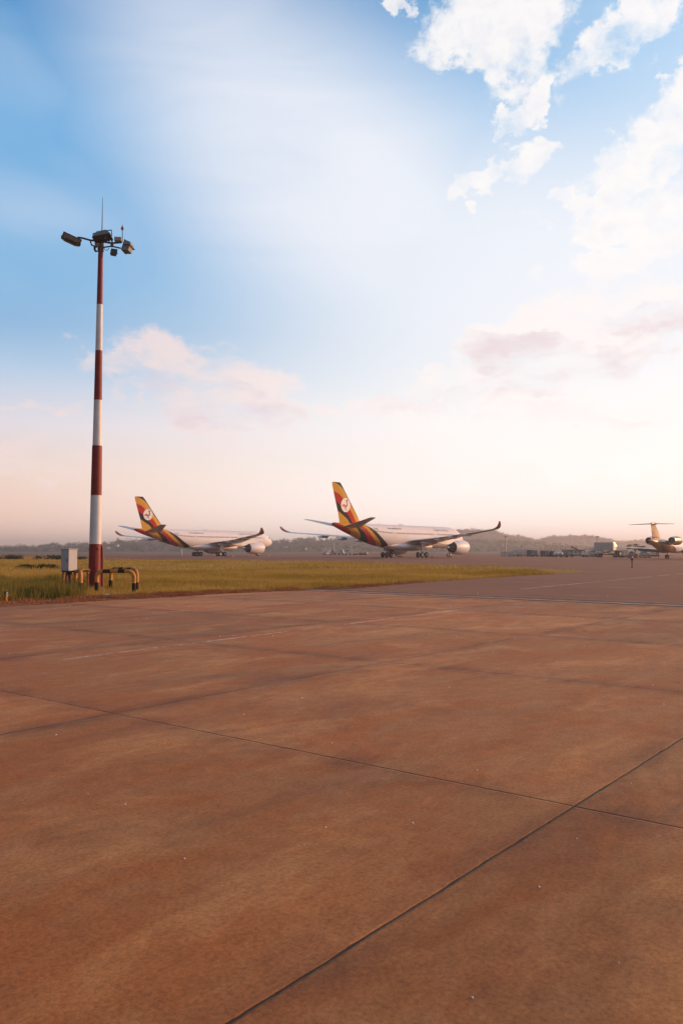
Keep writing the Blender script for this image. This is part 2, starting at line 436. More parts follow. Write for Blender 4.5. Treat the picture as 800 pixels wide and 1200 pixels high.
def concrete_mat():
    m = bpy.data.materials.new('stained_apron_concrete')
    m.use_nodes = True
    t = NT(m.node_tree)
    p = t.n['Principled BSDF']
    co = t.node('ShaderNodeTexCoord').outputs['Object']   # object origin sits on the joint crossing, axes along the joints
    sp = t.node('ShaderNodeSeparateXYZ')
    t.l.new(co, sp.inputs[0])
    wob = t.math('MULTIPLY', t.math('SUBTRACT', t.noise(co, 1.4, 5, 0.65), 0.5), 0.035)
    j = []
    cells = []
    for k in (0, 1):
        q = t.math('DIVIDE', t.math('ADD', sp.outputs[k], wob), SLAB)
        fr = t.math('ABSOLUTE', t.math('SUBTRACT', q, t.math('ROUND', q)))
        j.append(t.math('MULTIPLY', fr, SLAB))
        cells.append(t.math('FLOOR', t.math('DIVIDE', sp.outputs[k], SLAB)))
    dmin = t.math('MINIMUM', j[0], j[1])
    cv = t.node('ShaderNodeCombineXYZ')
    t.l.new(cells[0], cv.inputs[0])
    t.l.new(cells[1], cv.inputs[1])
    wnz = t.node('ShaderNodeTexWhiteNoise', noise_dimensions='3D')
    t.l.new(cv.outputs[0], wnz.inputs[0])
    # cloudy stains, stretched a little along the joints
    n1 = t.noise(t.mapping(co, scale=(0.28, 0.5, 1)), 1.0, 6, 0.62, 0.8)
    n2 = t.noise(t.mapping(co, scale=(0.9, 1.9, 1), loc=(7, 3, 0)), 1.0, 7, 0.68, 0.5)
    n3 = t.noise(co, 38.0, 4, 0.75)
    n4 = t.noise(co, 6.0, 9, 0.78)
    redness = t.smooth(t.math('ADD', t.math('MULTIPLY', n1, 0.6), t.math('MULTIPLY', n2, 0.4)), 0.40, 0.58)
    col = t.mix(redness, (0.445, 0.186, 0.062), (0.455, 0.148, 0.038))
    pale = t.smooth(t.noise(t.mapping(co, scale=(0.42, 0.75, 1), loc=(1, 9, 0)), 1.0, 7, 0.66, 0.6), 0.46, 0.70)
    col = t.mix(t.math('MULTIPLY', pale, 0.75), col, (0.66, 0.300, 0.105))
    dk = t.smooth(t.noise(t.mapping(co, scale=(0.35, 0.8, 1), loc=(11, 2, 0)), 1.0, 6, 0.62, 0.9), 0.50, 0.74)
    col = t.mix(t.math('MULTIPLY', dk, 0.45), col, (0.19, 0.092, 0.05))
    # tone of each slab
    col = t.mix(1.0, col, t.ramp(wnz.outputs[0], [(0, (0.80, 0.82, 0.85)), (1, (1.14, 1.12, 1.10))]), 'MULTIPLY')
    # dark halo of dirt along the joints
    halo = t.math('MULTIPLY', t.smooth(dmin, 0.45, 0.0), t.smooth(n2, 0.35, 0.7, 0.05, 0.5))
    col = t.mix(halo, col, (0.12, 0.065, 0.046))
    # rubber smudges lying across the slabs
    sm = t.noise(t.mapping(co, rot=(0, 0, R(-38)), scale=(0.30, 2.2, 1), loc=(2, 5, 0)), 1.0, 5, 0.6)
    col = t.mix(t.smooth(sm, 0.56, 0.82, 0.0, 0.35), col, (0.14, 0.07, 0.042))
    # grain
    col = t.mix(1.0, col, t.ramp(n3, [(0.25, (0.60, 0.58, 0.56)), (0.5, (1.0, 1.0, 1.0)), (0.75, (1.32, 1.32, 1.34))]), 'MULTIPLY')
    col = t.mix(1.0, col, t.ramp(n4, [(0.3, (0.80, 0.77, 0.74)), (0.7, (1.16, 1.17, 1.18))]), 'MULTIPLY')
    # hair cracks
    vor = t.node('ShaderNodeTexVoronoi', feature='DISTANCE_TO_EDGE')
    t.l.new(t.mapping(co, scale=(0.21, 0.21, 1), loc=(0.3, 0.7, 0)), vor.inputs['Vector'])
    # joint itself
    jw = t.math('ADD', 0.0055, t.math('MULTIPLY', t.smooth(t.noise(co, 3.0, 4, 0.7), 0.45, 0.8), 0.012))
    jw = t.math('ADD', jw, t.math('MULTIPLY', t.smooth(t.noise(t.mapping(co, loc=(5, 1, 0)), 1.9, 5, 0.7), 0.60, 0.74), 0.022))
    jm = t.math('LESS_THAN', dmin, jw)
    col = t.mix(jm, col, (0.055, 0.033, 0.024))
    t.l.new(col, p.inputs['Base Color'])
    t.l.new(t.math('ADD', 0.62, t.math('MULTIPLY', n2, 0.25)), p.inputs['Roughness'])
    p.inputs['Specular IOR Level'].default_value = 0.18
    broom = t.node('ShaderNodeTexWave', wave_type='BANDS', bands_direction='Y')
    t.l.new(co, broom.inputs[0])
    broom.inputs['Scale'].default_value = 14.0
    broom.inputs['Distortion'].default_value = 1.5
    broom.inputs['Detail'].default_value = 2
    hgt = t.math('ADD', t.math('MULTIPLY', n3, 0.5), t.math('MULTIPLY', t.math('ADD', n4, t.math('MULTIPLY', broom.outputs['Fac'], t.smooth(n1, 0.50, 0.66, 0.0, 0.25))), 0.5))
    hgt = t.math('SUBTRACT', hgt, t.math('MULTIPLY', t.smooth(dmin, 0.02, 0.0), 2.0))
    b = t.node('ShaderNodeBump')
    b.inputs['Strength'].default_value = 0.55
    b.inputs['Distance'].default_value = 0.006
    t.l.new(hgt, b.inputs['Height'])
    t.l.new(b.outputs[0], p.inputs['Normal'])
    return m


M['concrete'] = concrete_mat()


# ------------------------------------------------------------------ mesh helpers
class MB:
    def __init__(s):
        s.v = []
        s.f = []
        s.m = []

    def add(s, vs, fs, mi=0):
        o = len(s.v)
        s.v += [tuple(x) for x in vs]
        s.f += [tuple(i + o for i in f) for f in fs]
        s.m += [mi] * len(fs)
        return s

    def box(s, c, d, rz=0.0, mi=0, bev=0.0, tilt=None, tap=1.0):
        bm = bmesh.new()
        bmesh.ops.create_cube(bm, size=1.0)
        for v in bm.verts:
            k = tap if v.co.z > 0 else 1.0
            v.co = Vector((v.co.x * d[0] * k, v.co.y * d[1] * k, v.co.z * d[2]))
        if bev:
            bmesh.ops.bevel(bm, geom=bm.edges[:], offset=bev, segments=2, affect='EDGES', profile=0.5)
        rot = Matrix.Rotation(rz, 3, 'Z')
        if tilt:
            rot = rot @ Matrix.Rotation(tilt[1], 3, tilt[0])
        for v in bm.verts:
            v.co = rot @ v.co + Vector(c)
        s.frombm(bm, mi)
        return s

    def frombm(s, bm, mi=0):
        bm.verts.index_update()
        s.add([v.co[:] for v in bm.verts], [[v.index for v in f.verts] for f in bm.faces], mi)
        bm.free()

    def tube(s, pts, r, n=10, mi=0, cap=True):
        pts = [Vector(p) for p in pts]
        rs = r if isinstance(r, (list, tuple)) else [r] * len(pts)
        rings = []
        up = None
        for i, p in enumerate(pts):
            d = (pts[min(i + 1, len(pts) - 1)] - pts[max(i - 1, 0)]).normalized()
            if up is None:
                up = Vector((0, 0, 1)) if abs(d.z) < 0.9 else Vector((1, 0, 0))
            a = d.cross(up).normalized()
            b = a.cross(d).normalized()
            up = b
            rings.append([p + a * rs[i] * math.cos(2 * math.pi * k / n) + b * rs[i] * math.sin(2 * math.pi * k / n) for k in range(n)])
        vs = [v for rg in rings for v in rg]
        fs = []
        for i in range(len(rings) - 1):
            for k in range(n):
                fs.append((i * n + k, i * n + (k + 1) % n, (i + 1) * n + (k + 1) % n, (i + 1) * n + k))
        if cap:
            fs.append(tuple(reversed(range(n))))
            fs.append(tuple(range((len(rings) - 1) * n, len(rings) * n)))
        return s.add(vs, fs, mi)

    def lathe(s, prof, c=(0, 0, 0), axis='X', n=32, mi=0, sy=1.0):
        """prof: list of (position along axis, radius)"""
        vs, fs = [], []
        for x, r in prof:
            for k in range(n):
                a = 2 * math.pi * k / n
                q = (x, r * math.cos(a), r * math.sin(a) * sy) if axis == 'X' else ((r * math.cos(a), x, r * math.sin(a)) if axis == 'Y' else (r * math.cos(a), r * math.sin(a), x))
                vs.append((q[0] + c[0], q[1] + c[1], q[2] + c[2]))
        for i in range(len(prof) - 1):
            for k in range(n):
                fs.append((i * n + k, i * n + (k + 1) % n, (i + 1) * n + (k + 1) % n, (i + 1) * n + k))
        return s.add(vs, fs, mi)

    def loft(s, secs, mi=0, cap=True):
        n = len(secs[0])
        vs = [p for q in secs for p in q]
        fs = []
        for i in range(len(secs) - 1):
            for k in range(n):
                fs.append((i * n + k, i * n + (k + 1) % n, (i + 1) * n + (k + 1) % n, (i + 1) * n + k))
        if cap:
            fs.append(tuple(reversed(range(n))))
            fs.append(tuple(range((len(secs) - 1) * n, len(secs) * n)))
        return s.add(vs, fs, mi)

    def build(s, name, mats, parent=None, smooth=None, loc=None, rz=0.0):
        me = bpy.data.meshes.new(name)
        me.from_pydata(s.v, [], s.f)
        if not isinstance(mats, (list, tuple)):
            mats = [mats]
        for q in mats:
            me.materials.append(q)
        me.polygons.foreach_set('material_index', s.m)
        bm = bmesh.new()
        bm.from_mesh(me)
        bmesh.ops.remove_doubles(bm, verts=bm.verts, dist=1e-4)
        bmesh.ops.recalc_face_normals(bm, faces=bm.faces)
        bm.to_mesh(me)
        bm.free()
        if smooth is not None:
            me.polygons.foreach_set('use_smooth', [True] * len(me.polygons))
            try:
                me.set_sharp_from_angle(angle=R(smooth))
            except Exception:
                pass
        o = bpy.data.objects.new(name, me)
        COL.objects.link(o)
        if parent:
            o.parent = parent
        if loc is not None:
            o.location = loc
        o.rotation_euler.z = rz
        return o


def tag(o, label=None, cat=None, group=None, kind=None):
    if label:
        o['label'] = label
    if cat:
        o['category'] = cat
    if group:
        o['group'] = group
    if kind:
        o['kind'] = kind
    return o


def empty(name, loc, rz=0.0, scale=1.0):
    o = bpy.data.objects.new(name, None)
    o.location = loc
    o.rotation_euler.z = rz
    o.scale = (scale,) * 3
    o.empty_display_size = 0.5
    COL.objects.link(o)
    return o


def copy_tree(o, parent=None):
    c = o.copy()
    COL.objects.link(c)
    if parent:
        c.parent = parent
    for ch in list(o.children):
        copy_tree(ch, c)
    return c


def sheet(name, pts, z, material, sub=None):
    me = bpy.data.meshes.new(name)
    me.from_pydata([(p[0], p[1], z) for p in pts], [], [tuple(range(len(pts)))])
    me.materials.append(material)
    o = bpy.data.objects.new(name, me)
    COL.objects.link(o)
    if me.polygons[0].normal.z < 0:
        me.flip_normals()
    return o


def tri_cloud(name, verts, material):
    """many loose triangles, verts (n*3, 3)"""
    n = len(verts) // 3
    me = bpy.data.meshes.new(name)
    me.vertices.add(n * 3)
    me.vertices.foreach_set('co', np.asarray(verts, dtype=np.float32).ravel())
    me.loops.add(n * 3)
    me.loops.foreach_set('vertex_index', np.arange(n * 3, dtype=np.int32))
    me.polygons.add(n)
    me.polygons.foreach_set('loop_start', np.arange(0, n * 3, 3, dtype=np.int32))
    me.update(calc_edges=True)
    me.validate()
    me.materials.append(material)
    o = bpy.data.objects.new(name, me)
    COL.objects.link(o)
    return o


# ------------------------------------------------------------------ setting: ground sheets
tag(sheet('ground', [(-3600, -300), (3600, -300), (3600, 3900), (-3600, 3900)], -0.03, M['terrain']), kind='structure')
tag(sheet('taxiway', [(-500, 55), (-90, 55), (-60, 30), (-60, -60), (300, -100), (900, 50), (900, 430), (-500, 430)], -0.016, M['asphalt']), kind='structure')
# grass field outline read off the photograph
near_edge = [(-40.0, -10.5), (-26, 6.0), (-16.5, 17.0)] + [tuple(at(*q)[:2]) for q in [(0, 711), (100, 705), (200, 699.5), (260, 695.5), (325, 692.8)]]
side_edge = [tuple(at(*q)[:2]) for q in [(365, 691.5), (400, 690), (450, 686.5), (500, 681.5), (560, 677.5), (610, 674.5), (645, 672.6), (675, 670.8), (690, 669.2)]]
far_edge = [tuple(at(*q)[:2]) for q in [(660, 667.6), (620, 665.8), (580, 664), (520, 662.2), (460, 660.7), (400, 659), (330, 657.6), (240, 656.8), (130, 655.6)]] + [(-75, 200), (-160, 300), (-420, 360), (-420, 60), (-60, -10.5)]
FIELD = near_edge + side_edge + far_edge
tag(sheet('grass_field', FIELD, -0.008, M['field']), kind='structure')
# concrete apron, built in its own frame: origin at a joint crossing, x along UD, y along VD
edge0 = Vector((-2.9, 36.1, 0))
apron = [(-3.2, 36.25)] + [(x, y) for x, y in reversed(near_edge[:-1])] + [(-40, -60), (80, -60), (80, -34.4)]
me_ap = sheet('apron', [(0, 0)], 0, M['concrete']) if False else None


def sheet_joint_frame(name, pts, z, material):
    inv = []
    for x, y in pts:
        d = Vector((x, y, 0)) - P1
        inv.append((d.dot(UD), d.dot(VD)))
    o = sheet(name, inv, 0.0, material)
    o.location = (P1.x, P1.y, z)
    o.rotation_euler.z = math.atan2(UD.y, UD.x)
    return o


tag(sheet_joint_frame('apron', apron, 0.0, M['concrete']), kind='structure')


# strips where the concrete meets the asphalt
def strip(name, p0, p1, wdt, z, material, off=0.0, n=60, jag=0.0, kind='structure', seed=1):
    p0, p1 = Vector((*p0[:2], 0)), Vector((*p1[:2], 0))
    d = (p1 - p0).normalized()
    nrm = Vector((-d.y, d.x, 0))
    rr = random.Random(seed)
    L = (p1 - p0).length
    vs, fs = [], []
    for i in range(n + 1):
        c = p0 + d * L * i / n + nrm * off
        vs.append(c - nrm * (wdt / 2 + rr.uniform(-jag, jag)))
        vs.append(c + nrm * (wdt / 2 + rr.uniform(-jag, jag)))
    for i in range(n):
        fs.append((2 * i, 2 * i + 1, 2 * i + 3, 2 * i + 2))
    me = bpy.data.meshes.new(name)
    me.from_pydata([(v.x, v.y, z) for v in vs], [], fs)
    me.materials.append(material)
    o = bpy.data.objects.new(name, me)
    COL.objects.link(o)
    if me.polygons[0].normal.z < 0:
        me.flip_normals()
    return tag(o, kind=kind)


ea = Vector((-3.2, 36.25, 0))
eb = Vector((80, -34.4, 0))
strip('pavement_joint', ea, eb, 0.22, 0.004, M['sealant'], off=0.0, jag=0.05, n=400, seed=3)
strip('pavement_kerb', ea, eb, 0.60, 0.004, M['kerb'], off=0.50, jag=0.05, n=400, seed=4)
strip('pavement_joint', ea, eb, 0.34, 0.004, M['sealant'], off=1.08, jag=0.10, n=400, seed=5)
strip('pavement_kerb', ea, eb, 0.10, 0.004, M['kerb'], off=1.6, jag=0.05, n=400, seed=6)
# painted lines on the concrete
off = at(215, 757) - P1
kv = round(off.dot(VD) / SLAB)
for (a, b, dv, wd, nm) in [((75, 773), (545, 714), 0, 0.10, 'paint_line'), ((178, 718.5), (272, 712), 0, 0.10, 'paint_line')]:
    strip('painted_line', at(*a), at(*b), wd, 0.004, M[nm], n=80, jag=0.012)
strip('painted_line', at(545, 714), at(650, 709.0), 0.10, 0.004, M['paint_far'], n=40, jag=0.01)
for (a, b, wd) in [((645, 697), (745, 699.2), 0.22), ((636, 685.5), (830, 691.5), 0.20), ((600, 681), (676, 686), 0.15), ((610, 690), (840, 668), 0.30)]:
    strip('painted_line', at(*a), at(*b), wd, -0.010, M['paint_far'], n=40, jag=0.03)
# red soil verge along the concrete
vs = near_edge[1:] + [tuple(at(400, 690)[:2]), tuple(at(500, 681.5)[:2])]
vw = [4.0, 4.0, 3.6, 3.0, 2.4, 1.8, 1.1, 0.9, 0.7]


def verge():
    fine, wid = [], []
    for i in range(len(vs) - 1):
        for k in range(24):
            f = k / 24
            fine.append(Vector((vs[i][0] * (1 - f) + vs[i + 1][0] * f, vs[i][1] * (1 - f) + vs[i + 1][1] * f, 0)))
            wid.append((vw[min(i, len(vw) - 1)] * (1 - f) + vw[min(i + 1, len(vw) - 1)] * f))
    V_, F_ = [], []
    for i, p in enumerate(fine):
        d = (fine[min(i + 1, len(fine) - 1)] - fine[max(i - 1, 0)]).normalized()
        n = Vector((-d.y, d.x, 0))
        j = 0.5 * math.sin(i * 0.9) * random.random()
        V_.append((p - n * random.uniform(0.02, 0.28))[:])
        V_.append((p + n * (wid[i] * (0.9 + 0.25 * random.random()) + j * 0.4))[:])
    V_ = [(a, b, 0.004 if k % 2 == 0 else 0.0) for k, (a, b, c) in enumerate(V_)]
    for i in range(len(fine) - 1):
        F_.append((2 * i, 2 * i + 1, 2 * i + 3, 2 * i + 2))
    me = bpy.data.meshes.new('soil_path')
    me.from_pydata(V_, [], F_)
    me.materials.append(M['soil'])
    o = bpy.data.objects.new('soil_path', me)
    COL.objects.link(o)
    if me.polygons[0].normal.z < 0:
        me.flip_normals()
    tag(o, kind='structure')
    return fine, wid


VF, VW = verge()

# ------------------------------------------------------------------ grass
POLY = np.array(FIELD)


def inside(px, py):
    ins = np.zeros(len(px), bool)
    j = len(POLY) - 1
    for i in range(len(POLY)):
        xi, yi = POLY[i]
        xj, yj = POLY[j]
        c = ((yi > py) != (yj > py)) & (px < (xj - xi) * (py - yi) / (yj - yi + 1e-12) + xi)
        ins ^= c
        j = i
    return ins


VFA = np.array([[v.x, v.y] for v in VF])
VWA = np.array(VW)


def verge_dist(x, y):
    best = np.full(len(x), 1e9)
    rel = np.full(len(x), 1.0)
    for k in range(0, len(VFA), 3):
        d = np.hypot(x - VFA[k, 0], y - VFA[k, 1])
        m = d < best
        best[m] = d[m]
        rel[m] = VWA[k]
    return best, rel


def fbm2(x, y, seed=0, scale=1.0, octs=4):
    r = np.random.default_rng(seed)
    out = np.zeros_like(x)
    amp = 1.0
    tot = 0
    for o in range(octs):
        n = 64
        g = r.random((n, n))
        u = (x * scale * 2 ** o) % n
        v = (y * scale * 2 ** o) % n
        i, j = u.astype(int), v.astype(int)
        fu, fv = u - i, v - j
        fu, fv = fu * fu * (3 - 2 * fu), fv * fv * (3 - 2 * fv)
        i1, j1 = (i + 1) % n, (j + 1) % n
        out += amp * ((g[i, j] * (1 - fu) + g[i1, j] * fu) * (1 - fv) + (g[i, j1] * (1 - fu) + g[i1, j1] * fu) * fv)
        tot += amp
        amp *= 0.5
    return out / tot


def blades(x, y, h, wd, lean=0.35):
    n = len(x)
    a = RNG.random(n) * 2 * np.pi
    l = RNG.random(n) * lean * h
    la = RNG.random(n) * 2 * np.pi
    v = np.zeros((n, 3, 3))
    v[:, 0, 0] = x - np.cos(a) * wd / 2
    v[:, 0, 1] = y - np.sin(a) * wd / 2
    v[:, 1, 0] = x + np.cos(a) * wd / 2
    v[:, 1, 1] = y + np.sin(a) * wd / 2
    v[:, 2, 0] = x + np.cos(la) * l
    v[:, 2, 1] = y + np.sin(la) * l
    v[:, 2, 2] = h
    v[:, :2, 2] = -0.02
    return v.reshape(-1, 3)


def scatter(n, x0, x1, y0, y1, keep_verge=0.0):
    x = RNG.uniform(x0, x1, n)
    y = RNG.uniform(y0, y1, n)
    m = inside(x, y) & (np.abs(x) < 0.50 * y + 5)
    x, y = x[m], y[m]
    d, wv = verge_dist(x, y)
    edge = wv * (0.75 + 0.5 * fbm2(x + 100, y + 100, 5, 0.8))
    prob = np.clip((d - edge * 0.80) / (0.35 * edge + 0.05), keep_verge, 1)
    m = RNG.random(len(x)) < prob
    return x[m], y[m]


# nearer field
x, y = scatter(420000, -32, 16, 22, 70)
f = fbm2(x + 200, y + 200, 1, 0.35)
m = RNG.random(len(x)) < np.clip(0.25 + 1.4 * f, 0.1, 1) * np.clip(1.5 - (y - 25) / 60, 0.4, 1)
x, y, f = x[m], y[m], f[m]
h = (0.08 + 0.30 * np.clip(f - 0.25, 0, 1)) * RNG.uniform(0.5, 1.4, len(x))
tag(tri_cloud('grass', blades(x, y, h, 0.022 + 0.0005 * (y - 25)), M['grass']), kind='stuff', label='short olive green grass covering the field by the apron', cat='grass')
# farther field, sparser and coarser
x, y = scatter(260000, -120, 22, 68, 230)
f = fbm2(x + 500, y + 500, 2, 0.12)
m = RNG.random(len(x)) < np.clip(0.1 + 1.2 * f, 0.05, 1)
x, y, f = x[m], y[m], f[m]
h = (0.08 + 0.32 * np.clip(f - 0.2, 0, 1)) * RNG.uniform(0.6, 1.5, len(x))
tag(tri_cloud('far_grass', blades(x, y, h, 0.05 + 0.0006 * (y - 60)), M['grass']), kind='stuff', label='distant grass running back towards the parked airliners', cat='grass')
# tall tussocks on the left by the cabinet
n = 150000
x = RNG.uniform(-22, -9.2, n)
y = RNG.uniform(24, 41, n)
d, wv = verge_dist(x, y)
cl = fbm2(x + 50, y + 50, 9, 0.55)
xl = -10.0 - (y - 31) * 0.3
dens = np.clip((cl - 0.30) * 4, 0, 1) * np.clip((xl - x) * 1.2 + 0.4, 0, 1) * np.clip((d - 1.8) / 0.8, 0, 1)
m = inside(x, y) & (RNG.random(n) < dens) & (np.abs(x) < 0.5 * y + 2)
x, y, cl = x[m], y[m], cl[m]
h = (0.25 + 0.75 * np.clip(cl - 0.3, 0, 1)) * RNG.uniform(0.5, 1.5, len(x))
tag(tri_cloud('tall_grass', blades(x, y, h, 0.03, 0.45), M['tall_grass']), kind='stuff', label='tall unkempt grass left of the striped mast', cat='tall grass')
# dry litter on the soil verge
n = 60000
k = RNG.integers(0, len(VFA) - 1, n)
dd = np.gradient(VFA, axis=0)
dd /= np.hypot(dd[:, 0], dd[:, 1])[:, None]
t_ = RNG.random(n) ** 0.8 * 1.05
x = VFA[k, 0] - dd[k, 1] * VWA[k] * t_ + RNG.normal(0, 0.15, n)
y = VFA[k, 1] + dd[k, 0] * VWA[k] * t_ + RNG.normal(0, 0.15, n)
f = fbm2(x + 70, y + 70, 12, 1.3)
m = (RNG.random(n) < np.clip((f - 0.35) * 4, 0.05, 1)) & (np.abs(x) < 0.5 * y + 3)
x, y, f = x[m], y[m], f[m]
h = (0.04 + 0.14 * np.clip(f - 0.3, 0, 1)) * RNG.uniform(0.4, 1.5, len(x))
tag(tri_cloud('dry_grass', blades(x, y, h, 0.035, 1.2), M['dry_grass']), kind='stuff', label='reddish dry grass litter along the concrete edge', cat='dry grass')
# loose grit on the apron
gm = MB()
for i in range(60):
    yy = 3.0 + 30 * RNG.random() ** 1.3
    xx = RNG.uniform(-0.45, 0.45) * yy
    r = RNG.uniform(0.002, 0.0045) * (1 + yy * 0.12)
    gm.lathe([(-r * 0.1, 0.001), (r * 0.1, r), (r * 0.8, r * 0.7), (r * 1.1, 0.001)], (xx, yy, 0.001), 'Z', 5)
tag(gm.build('loose_grit', M['paper']), kind='stuff', label='scattered pale grit on the brown concrete apron', cat='grit')

# ------------------------------------------------------------------ hills and woods
def interp(pts, x):
    return np.interp(x, [p[0] for p in pts], [p[1] for p in pts])


def ridge(name, prof, D, depth, x0, x1, n=240, seed=1, base_px=650):
    """terrain ridge at distance D, its crest height read from the skyline profile"""
    rr = np.random.default_rng(seed)
    rows = [(-1.0, 0.0), (-0.75, 0.10), (-0.5, 0.33), (-0.25, 0.68), (-0.1, 0.92), (0.0, 1.0), (0.2, 0.9), (0.6, 0.4), (1.0, 0.0)]
    V_, F_ = [], []
    xs = np.linspace(x0, x1, n)
    for r, hgt in rows:
        for i, px in enumerate(xs):
            Y = D + r * depth
            crest = z_at(float(interp(prof, px)), D)
            X = (px - 400) / F * D * (1 + 0.15 * r * depth / D)
            z = crest * hgt
            if 0 < hgt < 1:
                z += crest * 0.10 * (fbm2(np.array([X * 0.01 + 50]), np.array([Y * 0.01 + 9]), seed, 1.0)[0] - 0.5)
            V_.append((X, Y, max(z, 0) - (0.6 if hgt == 0 else 0)))
    m = len(rows)
    for a in range(m - 1):
        for i in range(n - 1):
            F_.append((a * n + i, a * n + i + 1, (a + 1) * n + i + 1, (a + 1) * n + i))
    mb = MB()
    mb.add(V_, F_)
    o = mb.build(name, M['hill'], smooth=60)
    return tag(o, kind='structure')


def hill_height(prof, D, depth, px, r):
    rows = [(-1.0, 0.0), (-0.75, 0.10), (-0.5, 0.33), (-0.25, 0.68), (-0.1, 0.92), (0.0, 1.0), (0.2, 0.9), (0.6, 0.4), (1.0, 0.0)]
    return z_at(float(interp(prof, px)), D) * float(np.interp(r, [q[0] for q in rows], [q[1] for q in rows]))


def crown_tris(c, rx, rz, n, size, lobes=4):
    """leaf clumps through an uneven crown"""
    L = [(np.array(c) + np.array([RNG.uniform(-.5, .5) * rx, RNG.uniform(-.5, .5) * rx, RNG.uniform(-.35, .55) * rz]), RNG.uniform(0.45, 0.75)) for _ in range(lobes)]
    L[0] = (np.array(c, float), 0.75)
    k = RNG.integers(0, lobes, n)
    d = RNG.normal(size=(n, 3))
    d /= np.linalg.norm(d, axis=1)[:, None]
    rad = RNG.random(n) ** 0.45
    cen = np.array([L[i][0] for i in k])
    sc = np.array([L[i][1] for i in k])
    p = cen + d * (rad * sc)[:, None] * np.array([rx, rx, rz])
    t = RNG.normal(size=(n, 3, 3)) * size * 0.55
    return (p[:, None, :] + t).reshape(-1, 3)


PROF_L = [(-400, 640), (-150, 639), (0, 643), (30, 644), (45, 642), (60, 640), (100, 639.5), (115, 638), (150, 636), (175, 634), (200, 635), (240, 637), (270, 639), (300, 638), (330, 636), (350, 634), (380, 633), (430, 631), (470, 631), (520, 634), (700, 640)]
PROF_R = [(350, 646), (380, 642), (440, 636), (500, 627), (535, 624), (560, 624), (580, 625), (595, 630), (610, 631.5), (632, 636), (642, 632), (655, 632), (675, 631), (690, 631), (700, 633), (715, 635), (725, 638), (740, 637), (755, 636), (770, 638), (800, 639), (900, 634), (1000, 636), (1200, 640)]
D_L, D_R = 1350.0, 2100.0
ridge('hill', PROF_L, D_L, 420, -400, 720, 260, 1)
ridge('hill', PROF_R, D_R, 240, 350, 1200, 260, 2)


def woodland(name, prof, D, depth, x0, x1, n, size, label, tris=46, rmin=-0.9):
    out = []
    for i in range(n):
        px = random.uniform(x0, x1)
        r = random.choice([random.uniform(-0.04, 0.06), random.uniform(rmin, 0.05)])
        hz = hill_height(prof, D, depth, px, r)
        Y = D + r * depth
        X = (px - 400) / F * D * (1 + 0.15 * r * depth / D)
        s = size * random.uniform(0.6, 1.25)
        out.append(crown_tris((X, Y, hz + s * 0.35), s * random.uniform(0.8, 1.3), s * random.uniform(0.6, 0.95), tris, s * 0.22))
    return tag(tri_cloud(name, np.concatenate(out), M['leaf']), kind='stuff', label=label, cat='woodland')


woodland('far_woodland', PROF_L, D_L, 420, -150, 640, 1300, 5.4, 'hazy mauve woods along the far left skyline', 40)
woodland('woodland', PROF_R, D_R, 240, 400, 1100, 2600, 8.0, 'hazy wooded ridge behind the airport buildings on the right', 64)
# taller trees that stand out of the ridge line
pr = []
for px, hh, s in [(537, 0, 5), (545, 1, 4.5), (552, 0, 4), (606, 2, 4.5), (612, 1, 4.5), (648, 2, 5), (656, 1, 4), (667, 2, 5.5), (674, 1, 4.5), (685, 2, 5), (693, 1, 6), (701, 0, 5), (727, 1, 3.5)]:
    z = hill_height(PROF_R, D_R, 240, px, 0)
    X = at_y(px, D_R)
    t = empty('tall_tree', (X, D_R, z - 5))
    tag(t, 'tall tree breaking the hazy wooded skyline', 'tree', 'trees standing out of the wooded skyline')
    MB().tube([(0, 0, 0), (0.3, 0, 2.6 + hh), (0.2, 0, 4.6 + hh)], [0.5, 0.36, 0.15], 6).build('trunk', M['bark'], t)
    s *= 1.5
    t.scale = (1.25, 1.0, 1.35)
    o = tri_cloud('crown', crown_tris((0, 0, 3.4 + hh + s * 0.4), s * 0.85, s * 0.62, 110, s * 0.2, 5), M['leaf'])
    o.parent = t
# small houses on the far hillside
HL = [(53, 646.5, 1.2), (58, 646, 1.5), (64, 647, 1.0), (163, 643.5, 1.1), (171, 641.5, 1.4), (176, 644, 1.1), (345, 643, 1.0), (366, 645, .9)]


def house(s):
    t = empty('hillside_house', (0, 0, 0))
    wl = MB().box((0, 0, 2.2 * s), (9 * s, 7 * s, 4.4 * s)).build('wall', M['wall_cream'], t)
    rf = MB()
    a, b, z0, z1 = 5 * s, 4 * s, 4.3 * s, 6.3 * s
    rf.add([(-a, -b, z0), (a, -b, z0), (a, b, z0), (-a, b, z0), (-a * .7, 0, z1), (a * .7, 0, z1)], [(0, 1, 5, 4), (2, 3, 4, 5), (1, 2, 5), (3, 0, 4), (3, 2, 1, 0)])
    rf.build('roof', M['roof_tile'] if s < 1.3 else M['wing_grey'], t)
    return t


for i, (px, py, s) in enumerate(HL):
    # find the slope position that shows at this height
    best = min(np.linspace(-0.95, -0.02, 60), key=lambda r: abs(z_at(py, D_L + r * 420) - hill_height(PROF_L, D_L, 420, px, r)))
    Y = D_L + best * 420
    h_ = house(s * .5)
    h_.location = ((px - 400) / F * D_L * (1 + 0.15 * best * 420 / D_L), Y, hill_height(PROF_L, D_L, 420, px, best) + 1.0)
    h_.rotation_euler.z = random.uniform(-0.6, 0.6)
    tag(h_, 'tiny pale house on the hazy far hillside', 'house', 'houses on the far hillside')

